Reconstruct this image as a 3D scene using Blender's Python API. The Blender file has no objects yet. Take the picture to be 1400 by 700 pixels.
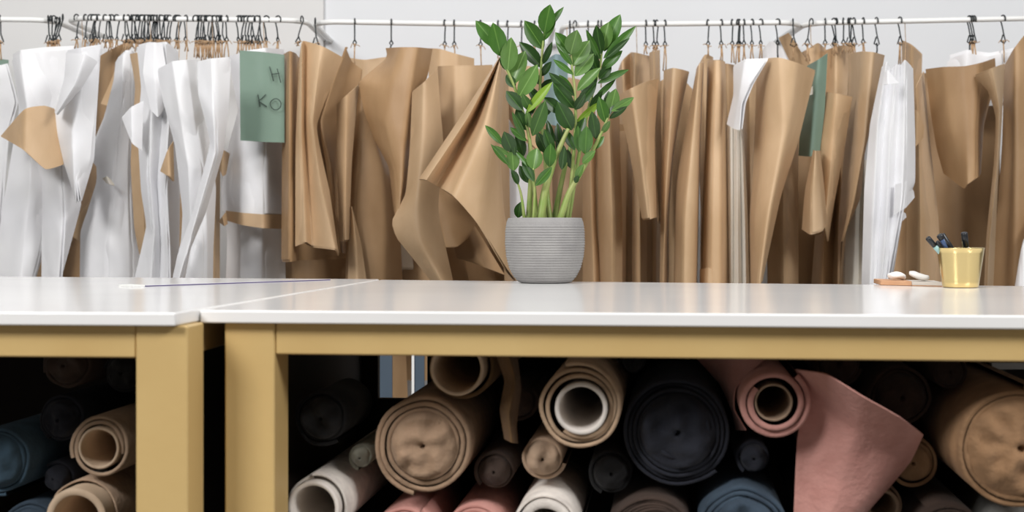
import bpy, math, random
from mathutils import Vector, Matrix, noise

# ------------------------------------------------------------------ camera, world, lights
F = 1944.0            # focal length in pixels of the 1400 px wide frame (50 mm on 36 mm)
HY = 310.0            # horizon row
ZC = 0.988            # camera height
sc = bpy.context.scene
C = sc.collection
cam = bpy.data.cameras.new('camera'); camo = bpy.data.objects.new('camera', cam); C.objects.link(camo)
cam.lens = 50.0; cam.sensor_width = 36.0; cam.sensor_fit = 'HORIZONTAL'
camo.location = (0, 0, ZC); camo.rotation_euler = (math.pi/2, 0, 0)
cam.shift_y = -(350.0-HY)/1400.0
cam.clip_start = 0.05
cam.dof.use_dof = True; cam.dof.focus_distance = 2.24; cam.dof.aperture_fstop = 7.0
sc.camera = camo

w = bpy.data.worlds.new('world'); sc.world = w; w.use_nodes = True
bg = w.node_tree.nodes['Background']; bg.inputs[0].default_value = (1.0, 0.985, 0.96, 1); bg.inputs[1].default_value = 0.10

def area(name, loc, target, sx, sy, power, col=(1, 1, 1)):
    l = bpy.data.lights.new(name, 'AREA'); l.shape = 'RECTANGLE'; l.size = sx; l.size_y = sy
    l.energy = power; l.color = col
    o = bpy.data.objects.new(name, l); C.objects.link(o); o.location = loc
    o.rotation_euler = (Vector(target)-Vector(loc)).to_track_quat('-Z', 'Y').to_euler()
    return o
area('ceiling_light', (-0.9, 1.35, 3.2), (-0.5, 2.4, 0.9), 1.8, 0.7, 24, (1.0, 0.99, 0.98))
area('ceiling_light', (1.1, 1.45, 3.2), (0.6, 2.4, 0.9), 1.6, 0.7, 20, (1.0, 0.99, 0.98))
area('ceiling_light', (-2.0, -0.5, 2.8), (0.0, 2.8, 0.95), 0.9, 0.9, 76, (1.0, 0.99, 0.98))
area('ceiling_light', (2.1, -0.3, 2.8), (0.0, 2.8, 0.95), 0.9, 0.9, 60, (1.0, 0.99, 0.98))
sc.view_settings.view_transform = 'Standard'; sc.view_settings.look = 'None'
sc.view_settings.gamma = 1.0; sc.view_settings.use_curve_mapping = False
sc.view_settings.exposure = 0.27

# ------------------------------------------------------------------ helpers
R = random.Random(7)
def P(x, y, d):
    """photo pixel + distance -> world point"""
    return Vector(((x-700.0)/F*d, d, ZC+(HY-y)/F*d))
def lin(c):
    return tuple(((v/255.0)/12.92 if v/255.0 <= 0.04045 else ((v/255.0+0.055)/1.055)**2.4) for v in c)+(1.0,)

MATS = {}
def mat(name, rgb, rough=0.6, metal=0.0, rgb2=None, scale=8.0, bump=0.0, bscale=60.0, rand=0.0, stretch=None,
        spec=0.5, sheen=0.0, trans=0.0, lo=0.35, hi=0.65, coat=0.0):
    if name in MATS: return MATS[name]
    m = bpy.data.materials.new(name); m.use_nodes = True; nt = m.node_tree; N = nt.nodes; L = nt.links
    b = N['Principled BSDF']
    b.inputs['Base Color'].default_value = lin(rgb); b.inputs['Roughness'].default_value = rough
    b.inputs['Metallic'].default_value = metal; b.inputs['Specular IOR Level'].default_value = spec
    b.inputs['Sheen Weight'].default_value = sheen; b.inputs['Coat Weight'].default_value = coat
    tc = N.new('ShaderNodeTexCoord'); mp = N.new('ShaderNodeMapping'); L.new(tc.outputs['Object'], mp.inputs['Vector'])
    if stretch: mp.inputs['Scale'].default_value = stretch
    src = None
    if rgb2 is not None:
        nz = N.new('ShaderNodeTexNoise'); nz.inputs['Scale'].default_value = scale; nz.inputs['Detail'].default_value = 5
        L.new(mp.outputs['Vector'], nz.inputs['Vector'])
        rp = N.new('ShaderNodeValToRGB'); rp.color_ramp.elements[0].position = lo; rp.color_ramp.elements[1].position = hi
        rp.color_ramp.elements[0].color = lin(rgb); rp.color_ramp.elements[1].color = lin(rgb2)
        L.new(nz.outputs['Fac'], rp.inputs['Fac']); src = rp.outputs['Color']
    if rand > 0:
        oi = N.new('ShaderNodeObjectInfo'); hs = N.new('ShaderNodeHueSaturation')
        mr = N.new('ShaderNodeMapRange'); mr.inputs['To Min'].default_value = 1-rand; mr.inputs['To Max'].default_value = 1+rand
        L.new(oi.outputs['Random'], mr.inputs['Value']); L.new(mr.outputs['Result'], hs.inputs['Value'])
        if src: L.new(src, hs.inputs['Color'])
        else: hs.inputs['Color'].default_value = lin(rgb)
        src = hs.outputs['Color']
    if src: L.new(src, b.inputs['Base Color'])
    if bump > 0:
        nb = N.new('ShaderNodeTexNoise'); nb.inputs['Scale'].default_value = bscale; nb.inputs['Detail'].default_value = 4
        L.new(mp.outputs['Vector'], nb.inputs['Vector'])
        bp = N.new('ShaderNodeBump'); bp.inputs['Strength'].default_value = bump; bp.inputs['Distance'].default_value = 0.004
        L.new(nb.outputs['Fac'], bp.inputs['Height']); L.new(bp.outputs['Normal'], b.inputs['Normal'])
    if trans > 0:
        tr = N.new('ShaderNodeBsdfTranslucent'); mx = N.new('ShaderNodeMixShader'); mx.inputs[0].default_value = trans
        if src: L.new(src, tr.inputs['Color'])
        else: tr.inputs['Color'].default_value = lin(rgb)
        out = N['Material Output']
        L.new(b.outputs[0], mx.inputs[1]); L.new(tr.outputs[0], mx.inputs[2]); L.new(mx.outputs[0], out.inputs['Surface'])
    MATS[name] = m
    return m

KRAFT = mat('kraft_paper', (188, 157, 121), 0.5, rgb2=(205, 175, 140), scale=11, rand=0.13, bump=0.22, bscale=30, trans=0.03, stretch=(1, 1, 0.5))
KRAFT2 = mat('browner_and_shaded_kraft', (160, 127, 91), 0.5, rgb2=(180, 147, 110), scale=11, rand=0.08, bump=0.22, bscale=30, trans=0.03, stretch=(1, 1, 0.5))  # darker kraft: browner paper on some sheets, painted shade on others
WHITE = mat('white_cloth', (244, 244, 247), 0.85, rgb2=(249, 249, 250), scale=5, rand=0.02, bump=0.25, bscale=22, trans=0.18)
CREAM = mat('cream_cloth', (226, 219, 206), 0.85, rgb2=(234, 229, 220), scale=5, bump=0.2, bscale=22, trans=0.15)
GREEN = mat('green_card', (108, 131, 116), 0.55, rgb2=(116, 138, 124), scale=6, rand=0.03)
INK = mat('pencil_ink', (46, 58, 53), 0.7)
WIRE = mat('black_wire', (26, 33, 36), 0.4, metal=0.3)
JUTE = mat('jute_string', (190, 160, 126), 0.9, rgb2=(160, 128, 96), scale=120)
RAILM = mat('white_painted_steel', (228, 228, 226), 0.3)
BRASS = mat('brushed_brass_paint', (202, 170, 112), 0.42, rgb2=(210, 180, 122), scale=5, metal=0.1, bump=0.05, bscale=90, stretch=(1, 1, 1))
TOP = mat('white_tabletop', (228, 227, 226), 0.14, rgb2=(233, 232, 231), scale=4, spec=0.5)
WALL = mat('white_wall', (214, 216, 219), 0.85, rgb2=(217, 219, 222), scale=3, bump=0.05, bscale=40)
WALL2 = mat('warm_white_wall', (210, 209, 208), 0.85, rgb2=(213, 212, 211), scale=3, bump=0.05, bscale=40)

ORG = {}
def obj(name, verts, faces, m, origin=None, parent=None, smooth=True):
    if origin is None:
        n = len(verts)
        origin = Vector((sum(v[0] for v in verts)/n, sum(v[1] for v in verts)/n, min(v[2] for v in verts)))
    origin = Vector(origin)
    me = bpy.data.meshes.new(name)
    me.from_pydata([Vector(v)-origin for v in verts], [], faces)
    me.materials.append(m)
    if smooth: me.shade_smooth()
    o = bpy.data.objects.new(name, me); C.objects.link(o)
    if parent is not None:
        o.parent = parent; o.location = origin-ORG[parent.name]
    else: o.location = origin
    ORG[o.name] = origin
    return o
def empty(name, origin):
    o = bpy.data.objects.new(name, None); o.empty_display_size = 0.05; C.objects.link(o)
    o.location = origin; ORG[o.name] = Vector(origin); return o
def tag(o, label, cat, group=None):
    o['label'] = label; o['category'] = cat
    if group: o['group'] = group
    return o
def struct(o): o['kind'] = 'structure'; return o

def boxv(x0, x1, y0, y1, z0, z1):
    v = [(x, y, z) for z in (z0, z1) for y in (y0, y1) for x in (x0, x1)]
    f = [(0, 2, 3, 1), (4, 5, 7, 6), (0, 1, 5, 4), (2, 6, 7, 3), (0, 4, 6, 2), (1, 3, 7, 5)]
    return v, f
def prism(pts, z0, z1):
    """pts: counter-clockwise plan outline"""
    n = len(pts)
    v = [(p[0], p[1], z0) for p in pts]+[(p[0], p[1], z1) for p in pts]
    f = [tuple(range(n-1, -1, -1)), tuple(range(n, 2*n))]+[(i, (i+1) % n, n+(i+1) % n, n+i) for i in range(n)]
    return v, f
def bevel(o, wd=0.003, seg=2):
    b = o.modifiers.new('bevel', 'BEVEL'); b.width = wd; b.segments = seg; b.limit_method = 'ANGLE'; b.angle_limit = math.radians(40)
    b.harden_normals = True
    return o
def tube(path, r, n=8, cap=True):
    """tube mesh along a path; r number or list"""
    path = [Vector(p) for p in path]; m = len(path)
    rs = r if isinstance(r, (list, tuple)) else [r]*m
    v = []; f = []; prev = None
    for i, p in enumerate(path):
        t = (path[min(i+1, m-1)]-path[max(i-1, 0)]).normalized()
        if prev is None:
            a = Vector((0, 0, 1)) if abs(t.z) < 0.9 else Vector((0, 1, 0))
            u = t.cross(a).normalized()
        else:
            u = (prev-t*prev.dot(t)).normalized()
        prev = u; q = t.cross(u)
        for k in range(n):
            an = 2*math.pi*k/n
            v.append(p+(u*math.cos(an)+q*math.sin(an))*rs[i])
    for i in range(m-1):
        for k in range(n):
            f.append((i*n+k, i*n+(k+1) % n, (i+1)*n+(k+1) % n, (i+1)*n+k))
    if cap:
        f.append(tuple(range(n-1, -1, -1))); f.append(tuple((m-1)*n+k for k in range(n)))
    return v, f
def join(parts):
    V = []; Fc = []
    for v, f in parts:
        o = len(V); V += list(v); Fc += [tuple(i+o for i in q) for q in f]
    return V, Fc
def lathe(profile, center, n=48, close=False):
    """profile [(r,z)]"""
    v = []; f = []
    for (r, z) in profile:
        for k in range(n):
            a = 2*math.pi*k/n
            v.append((center[0]+r*math.cos(a), center[1]+r*math.sin(a), z))
    for i in range(len(profile)-1):
        for k in range(n):
            f.append((i*n+k, i*n+(k+1) % n, (i+1)*n+(k+1) % n, (i+1)*n+k))
    return v, f
def cat_rom(pts, t, k=0.42):
    n = len(pts)
    if n == 1: return pts[0]
    s = t*(n-1); i = min(int(s), n-2); u = s-i
    p1, p2 = pts[i], pts[i+1]
    p0 = pts[i-1] if i > 0 else p1*2-p2
    p3 = pts[i+2] if i+2 < n else p2*2-p1
    m1 = (p2-p0)*k; m2 = (p3-p1)*k
    return p1*(2*u**3-3*u**2+1)+m1*(u**3-2*u**2+u)+p2*(-2*u**3+3*u**2)+m2*(u**3-u**2)
def polyparam(pts, rows, rk=0.22):
    """resample a pixel polyline to rows points, smooth"""
    if len(pts) == 2:
        return [pts[0].lerp(pts[1], i/(rows-1)) for i in range(rows)]
    L = [0]
    for a, b in zip(pts, pts[1:]): L.append(L[-1]+max((a.xy-b.xy).length, 1e-4))
    out = []
    for i in range(rows):
        s = L[-1]*i/(rows-1); k = 0
        while k < len(L)-2 and s > L[k+1]: k += 1
        u = (s-L[k])/(L[k+1]-L[k])
        out.append(cat_rom(pts, (k+min(max(u, 0), 1))/(len(pts)-1), rk))
    return out

RAIL_D = 3.30
SEED = [0]
def sheetmesh(cols, D0=RAIL_D, rows=30, sub=7, wr=0.0, wfreq=9.0, thick=0.0012, xk=0.30, ridge=0.4, rk=0.22):
    """cols: [(z_cm or list, [(x,y),...]), ...] : columns of a hanging sheet, traced in pixels, z in cm in front of D0"""
    SEED[0] += 1; sd = SEED[0]*3.71
    cc = []
    for z, pts in cols:
        zz = z if isinstance(z, (list, tuple)) else [z]*len(pts)
        cc.append(polyparam([Vector((p[0], p[1], q)) for p, q in zip(pts, zz)], rows, rk))
    n = (len(cc)-1)*sub+1
    v = []
    for j in range(rows):
        line = [c[j] for c in cc]
        for i in range(n):
            q = cat_rom(line, i/(n-1), xk)
            d = D0-q.z/100.0
            p = P(q.x, q.y, d)
            if wr > 0:
                wx = p.x+0.05*noise.noise(Vector((p.x*3, p.z*5, sd+3)))
                a = noise.noise(Vector((wx*wfreq*1.6+sd, p.z*wfreq*0.40, sd)))
                b = 1-2*abs(noise.noise(Vector((wx*wfreq*2.2+sd, p.z*wfreq*0.9, sd+9))))
                c = noise.noise(Vector((p.x*wfreq*6+sd, p.z*wfreq*3.4, sd+5)))
                p = P(q.x, q.y, d-(a*wr+b*wr*ridge+c*wr*0.16))
            v.append(p)
    f = []
    for j in range(rows-1):
        for i in range(n-1):
            f.append((j*n+i, j*n+i+1, (j+1)*n+i+1, (j+1)*n+i))
    return v, f
def sheet(name, m, cols, parent=None, wr=0.004, thick=0.0012, **kw):
    v, f = sheetmesh(cols, wr=wr, **kw)
    o = obj(name, v, f, m, parent=parent)
    s = o.modifiers.new('thickness', 'SOLIDIFY'); s.thickness = thick; s.offset = 0
    e = o.modifiers.new('crisp_edges', 'EDGE_SPLIT'); e.split_angle = math.radians(55); e.use_edge_sharp = False
    return o

# ------------------------------------------------------------------ the room
WD = 3.64
v, f = boxv(-4, 4, 0, 0.1, 0, 3.4)
def wallbox(name, x0, x1, y0, m):
    v, f = boxv(x0, x1, y0, WD+0.15, 0, 3.4)
    return struct(obj(name, v, f, m, smooth=False))
SX = P(443, 0, WD).x
wallbox('wall_back', SX, 4.5, WD, WALL)
wallbox('wall_back_offset', -4.5, SX, WD-0.012, WALL2)
FLOORM = mat('grey_concrete', (120, 116, 110), 0.6, rgb2=(134, 130, 124), scale=3)
v, f = boxv(-4.5, 4.5, -2.5, WD, -0.05, 0)
struct(obj('floor', v, f, FLOORM, smooth=False))

# ------------------------------------------------------------------ tables
TZ = 0.900
def tp(x, y, z=TZ):                # photo pixel on the plane of a table top
    d = (ZC-z)*F/(y-HY)
    return P(x, y, d)
def along(fl, u, x, vv, inset):    # distance along the front so that the leg's front-left edge shows at column x
    best = None
    for i in range(0, 4000):
        s = i*0.0005-0.2
        p = fl+u*s+vv*inset
        c = 700+p.x/p.y*F
        if best is None or abs(c-x) < best[0]: best = (abs(c-x), s)
    return best[1]
def build_table(label, fl, fr, br, bl, ztop, leg_s=(), inset=0.012, opening=None):
    root = empty('cutting_table', Vector((fl.x, fl.y, 0)))
    tag(root, label, 'table', 'cutting tables')
    TT = 0.0138
    v, f = prism([fl.xy, fr.xy, br.xy, bl.xy], ztop-TT, ztop)
    bevel(obj('tabletop', v, f, TOP, parent=root, smooth=False), 0.0022, 2)
    u = (fr-fl).normalized(); vv = Vector((-u.y, u.x, 0))
    z1 = ztop-TT; RH = 0.0335; LW = 0.055
    W = (fr-fl).length; D = min((bl-fl).dot(vv), (br-fr).dot(vv))-0.03
    def bx(name, u0, u1, v0, v1, za, zb):
        pts = [fl+u*u0+vv*v0, fl+u*u1+vv*v0, fl+u*u1+vv*v1, fl+u*u0+vv*v1]
        a, b = prism([p.xy for p in pts], za, zb)
        return bevel(obj(name, a, b, BRASS, parent=root, smooth=False), 0.0025, 2)
    la, lb = leg_s
    for s in (la, lb):
        bx('leg', s, s+LW, inset, inset+LW, 0.0, z1)
        sb = s-min(0.025, max(s-0.001, 0)) if (opening and s == la) else s
        bx('leg', sb, sb+LW, D-LW, D, 0.0, z1)
    bx('front_rail', la+LW, lb, inset+0.002, inset+0.04, z1-RH, z1)
    bx('back_rail', la+LW-(0.024 if opening else 0), lb, D-0.042, D-0.002, z1-RH, z1)
    for s in (la, lb):
        bx('side_rail', s+0.008, s+LW-0.008, inset+LW, D-LW, z1-RH, z1)
    spans = [(la+LW, lb)]  # dark back and side boards are added to black out the space underneath
    if opening:
        spans = [(la+LW, along(fl, u, opening[0], vv, D-0.06)), (along(fl, u, opening[1], vv, D-0.06), lb)]
    if opening:
        bx('added_dark_back', spans[0][1]+0.001, spans[1][0]-0.001, D-0.062, D-0.046, SHELF, SHELF+0.17).data.materials[0] = mat('dark_shelf_and_added_board', (44, 34, 26), 0.7)
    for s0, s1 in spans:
        bx('added_dark_back', s0, s1, D-0.062, D-0.046, SHELF, z1).data.materials[0] = mat('dark_shelf_and_added_board', (44, 34, 26), 0.7)
    bx('added_dark_side', lb+0.02, lb+0.032, inset+LW, D-LW, SHELF, z1-RH-0.001).data.materials[0] = mat('dark_shelf_and_added_board', (44, 34, 26), 0.7)
    bx('added_dark_side', la+0.02, la+0.032, inset+LW, D-LW, SHELF, z1-RH-0.001).data.materials[0] = mat('dark_shelf_and_added_board', (44, 34, 26), 0.7)
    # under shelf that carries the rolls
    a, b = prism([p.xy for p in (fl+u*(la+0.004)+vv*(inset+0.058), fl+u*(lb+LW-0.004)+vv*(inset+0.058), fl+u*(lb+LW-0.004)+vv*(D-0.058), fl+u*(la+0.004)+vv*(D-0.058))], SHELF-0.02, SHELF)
    obj('under_shelf', a, b, mat('dark_shelf_and_added_board', (44, 34, 26), 0.7), parent=root, smooth=False)
    return root, u, vv
SHELF = 0.572
# right table
fl = tp(273, 424.0); p2 = tp(1400, 431.5); uR = (p2-fl).normalized()
bl_r = tp(521, 382.4); q2 = tp(1400, 391.0); bdir = (q2-bl_r).normalized()
fr = fl+uR*1.62; br = bl_r+bdir*(1.62/ bdir.dot(uR)*1.0)
sR = []
vR = Vector((-uR.y, uR.x, 0))
la = along(fl, uR, 307, vR, 0.012)
tabR, uRt, vRt = build_table('white topped cutting table with brass legs, carrying the potted plant and gold pen cup', fl, fr, br, bl_r, TZ, (la, 1.50), opening=(492, 584))
# left table, about a millimetre higher
ZL = TZ+0.0012
fr_l = tp(269, 427.6, ZL); f0 = tp(0, 426.3, ZL); uL = (fr_l-f0).normalized()
br_l = tp(520.0, 381.6, ZL); b0 = tp(0, 378.0, ZL); bL = (br_l-b0).normalized()
# keep the two tops apart by a hair along the joint
def joint_x(yv):
    t = (yv-fl.y)/(bl_r.y-fl.y); return fl.x+(bl_r.x-fl.x)*t
fr_l.x = joint_x(fr_l.y)-0.0015; br_l.x = joint_x(br_l.y)-0.0015
fl_l = fr_l-uL*1.25; bl_l = br_l-bL*1.35
vL = Vector((-uL.y, uL.x, 0))
lw = along(fl_l, uL, 185, vL, 0.012)
tabL, uLt, vLt = build_table('white topped cutting table with brass legs, carrying only a thin flat ruler', fl_l, fr_l, br_l, bl_l, ZL, (0.08, lw))

# ------------------------------------------------------------------ hanging rails
def rail(label, pa, pb, bend_a=True, bend_b=True):
    """white rail with ends bent back to the wall; pa, pb pixels of the ends"""
    A = P(pa[0], pa[1], RAIL_D); B = P(pb[0], pb[1], RAIL_D)
    r = 0.0062; rb = 0.06
    path = []
    du = (B-A).normalized()
    if bend_a:
        path.append(Vector((A.x, WD+0.002, A.z)))
        path.append(Vector((A.x, A.y+rb, A.z)))
        for k in range(1, 7):
            a = math.pi/2*k/6
            path.append(Vector((A.x+rb*(1-math.cos(a)), A.y+rb*(1-math.sin(a)), A.z)))
    else: path.append(A)
    if bend_b:
        for k in range(0, 6):
            a = math.pi/2*k/6
            path.append(Vector((B.x-rb*(1-math.sin(a)), B.y+rb*(1-math.cos(a)), B.z)))
        path.append(Vector((B.x, B.y+rb, B.z))); path.append(Vector((B.x, WD+0.002, B.z)))
    else: path.append(B)
    root = empty('wall_rail', Vector((A.x, WD, A.z)))
    tag(root, label, 'rail', 'hanging rails')
    v, f = tube(path, r, 10); obj('rail_tube', v, f, RAILM, parent=root)
    return A, B
RAILS = [
    ('white bent end wall rail above the pale sheet beside the tan curled flap', (-300, 23), (72, 27), True, True),
    ('white bent end wall rail crowded with black hooks above the white cloth patterns', (88, 25), (417, 27.5), True, True),
    ('white bent end wall rail above the wide brown cone shaped paper patterns', (427, 30), (757, 34.5), True, True),
    ('white bent end wall rail above the narrow brown paper columns beside the plant', (770, 34), (1098, 31), True, True),
    ('white bent end wall rail above the pen cup and brown tapered pattern', (1104, 31), (1500, 24), True, True),
]
RA = [rail(*r) for r in RAILS]
def rail_y(x):
    for (lab, a, b, _, _) in RAILS:
        if a[0]-3 <= x <= b[0]+3:
            return a[1]+(b[1]-a[1])*(x-a[0])/(b[0]-a[0])
    return 29

# ------------------------------------------------------------------ hooks
def hook_mesh(kind):
    r = 0.0017; Rk = 0.0092
    path = []
    for k in range(0, 9):           # crook over the rail
        a = math.radians(-35+k*(215/8.0))
        path.append(Vector((0, -Rk*math.cos(a), Rk*math.sin(a))))
    e = path[-1]
    if kind == 0:      # triangle eye
        path += [Vector((0.001, 0.004, -0.016)), Vector((0.002, 0, -0.034)), Vector((0.008, 0.001, -0.052)), Vector((0.003, -0.001, -0.056)),
                 Vector((-0.006, -0.001, -0.052)), Vector((-0.001, -0.002, -0.036))]
    elif kind == 1:    # straight shank with round eye
        path += [Vector((0, 0.003, -0.02)), Vector((0, 0, -0.04)), Vector((0.004, 0, -0.047)), Vector((0, 0, -0.053)), Vector((-0.004, 0, -0.047)), Vector((-0.0005, 0.0015, -0.041))]
    else:              # slanted shank
        path += [Vector((-0.004, 0.003, -0.016)), Vector((-0.009, 0, -0.036)), Vector((-0.004, 0, -0.050)), Vector((-0.011, 0.001, -0.055)), Vector((-0.016, 0.001, -0.05)), Vector((-0.009, 0.002, -0.038))]
    return tube(path, r, 6)
HM = []
for k in range(3):
    v, f = hook_mesh(k)
    me = bpy.data.meshes.new('hook_wire'); me.from_pydata(v, [], f); me.materials.append(WIRE); me.shade_smooth(); HM.append(me)
def hook(x, bottom, label, group, kind=None, black=False, rz=None, strands=2, dx=0):
    """hook at column x, string down to row `bottom`"""
    y = rail_y(x); c = P(x, y, RAIL_D)
    k = kind if kind is not None else R.choice((0, 0, 1, 2))
    o = bpy.data.objects.new('pattern_hook', HM[k]); C.objects.link(o)
    o.location = c; o.rotation_euler = (0, 0, rz if rz is not None else R.uniform(-1.1, 1.1))
    tag(o, label, 'hook', group); ORG[o.name] = Vector((0, 0, 0))
    ang = o.rotation_euler.z
    ez = -0.052
    ex = {0: 0.001, 1: 0.0, 2: -0.010}[k]
    st = Vector((ex*math.cos(ang), ex*math.sin(ang), ez))
    px = 1.0*RAIL_D/F
    ln = (bottom-y)*px
    if ln < 0.06: ln = 0.06
    parts = []
    for s in range(strands):
        w_ = (s-0.5)*0.0035 if strands > 1 else 0
        e = st+Vector((w_*2.2+dx*px+R.uniform(-.002, .002), R.uniform(-.003, .003), -(ln+ez)))
        mid = st.lerp(e, 0.5)+Vector((R.uniform(-.002, .002), 0, 0))
        parts.append(tube([st+Vector((w_*.3, 0, 0.002)), mid, e], 0.0016 if not black else 0.0019, 5))
    if not black:       # little bow knot
        for s in (-1, 1):
            l = R.uniform(0.006, 0.013)
            parts.append(tube([st+Vector((0, -0.002, 0)), st+Vector((s*l*0.6, -0.003, R.uniform(-.002, .005))), st+Vector((s*l, -0.003, R.uniform(-.008, .003)))], 0.0010, 5))
        parts.append(tube([st+Vector((0, 0, 0.003)), st+Vector((0, -0.001, -0.004))], 0.0022, 6))
    v, f = join(parts)
    # strings are built in world axes around the hook, so undo the hook's own turn
    rot = Matrix.Rotation(-ang, 4, 'Z')
    me = bpy.data.meshes.new('string'); me.from_pydata([rot @ Vector(q) for q in v], [], f)
    me.materials.append(WIRE if black else JUTE); me.shade_smooth()
    so = bpy.data.objects.new('string', me); C.objects.link(so); so.parent = o
    return o
gA = 'black wire hooks with jute strings above the white cloth patterns'
lA = 'small black wire hook with jute string above the white cloth patterns'
hook(0, 82, 'black wire hook alone on the rail above the dark green card edge', None, 0, rz=0.2)
for x in (66, 70, 74, 78, 82, 86):
    hook(x, 70+R.uniform(-2, 4), 'black wire hook bunched at the bent rail end above the white patterns', 'hooks bunched at the bent rail end', R.choice((0, 2)), rz=R.uniform(-.5, .3))
for xs, wh, bt in (((105, 117, 125, 128, 131, 135), 'the white cloth with a folded lapel', 64), ((144, 150, 153, 160, 170, 175, 180, 183, 186, 189), 'the slanting brown strip and tied cord cloth', 66),
        ((193, 195, 198, 201, 204, 206.5, 209, 212, 215, 218, 221, 225, 228, 232, 241, 244, 254), 'the white cloth with a pointed side flap', 66),
        ((268, 271, 274, 277, 280, 283, 287, 290, 293, 297, 300, 303, 310), 'the tapering white cloth', 80)):
    for x in xs:
        hook(x, bt+R.uniform(-2, 6), 'small black wire hook with jute string above '+wh, 'black wire hooks above '+wh, R.choice((0, 1, 1)), rz=R.uniform(-.9, .9))
for x in (326, 330, 334, 338, 342, 346, 352, 355):
    hook(x, 74+R.uniform(-2, 6), 'black wire hook with jute string above the green lettered card', 'hooks above the green lettered card', R.choice((0, 1)))
hook(364, 78, 'black wire hook with frayed jute string above the green lettered card', None, 1)
hook(380, 80, 'black wire hook apart from its row above the green lettered card', None, 1)
hook(413, 62, 'black wire hook at the bent rail end above the folded brown paper edges', None, 2, rz=-0.2)
hook(431, 78, 'black wire hook at the rail end beside the wall seam', None, 0, rz=0.2)
lB = 'thin black hook with a long string on the rail above the brown cone patterns'
gB = 'hooks on the rail above the brown cone patterns'
for x, b in ((485, 95), (608, 75), (621, 78), (657, 92), (681, 80), (694, 110), (713, 110), (731, 105)): hook(x, b, lB, gB, 1, rz=R.uniform(-.2, .2), strands=1)
hook(535, 68, 'black wire hook with a black wire tail above the tall cone pattern', None, 1, black=True, strands=1, rz=0.1)
lC = 'black wire hook with jute string on the rail beside the plant leaves'
gC = 'hooks on the rail right beside the plant'
for x, b in ((779, 80), (786, 100), (804, 110), (818, 110), (822, 120)): hook(x, b, lC, gC, 1, rz=R.uniform(-.4, .4), strands=1)
lD = 'black wire hook with jute string above the narrow brown paper columns'
gD = 'hooks above the narrow brown paper columns'
for x, b in ((883, 74), (894, 72), (898, 74), (909, 97), (968, 80), (986, 86), (1001, 86), (1009, 90), (1011, 92), (1017, 86), (1028, 85), (1040, 80)):
    hook(x, b, lD, gD, 1, rz=R.uniform(-.5, .5), strands=2)
hook(1063, 82, 'black wire hook with a black wire tail above the wide rolled brown cone', None, 1, black=True, strands=1)
hook(1084, 84, 'black wire hook above the torn brown scrap behind the green card', None, 0)
hook(1109, 84, 'black wire hook at the rail end above the small green card', None, 2, rz=0.3)
lE = 'black wire hook with jute string above the brown sheets beside the small green card'
gE = 'hooks above the brown sheets beside the small green card'
for x, b in ((1128, 84), (1140, 74), (1143, 76), (1153, 72), (1160, 72), (1163, 70), (1167, 78), (1180, 78)):
    hook(x, b, lE, gE, R.choice((0, 1)), rz=R.uniform(-.5, .6), strands=2)
hook(1198, 76, 'black wire hook with a black wire tail above the tall tapering brown sheet', None, 0, black=True, strands=1, rz=0.2)
hook(1230, 88, 'black wire hook hanging alone above the narrow white cloth pattern', None, 0, rz=0.3)
for x in (1328, 1331): hook(x, 92, 'black wire hook with jute string in the trio above the pointed brown pattern', 'hook trio above the pointed pattern', 0, rz=0.3)
hook(1325, 96, 'black wire hook with a black wire tail in the trio above the pointed brown pattern', None, 0, black=True, strands=1, rz=0.3)
hook(1371, 86, 'black wire hook alone above the long pale folded strip', None, 0, rz=0.3, strands=1)

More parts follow.
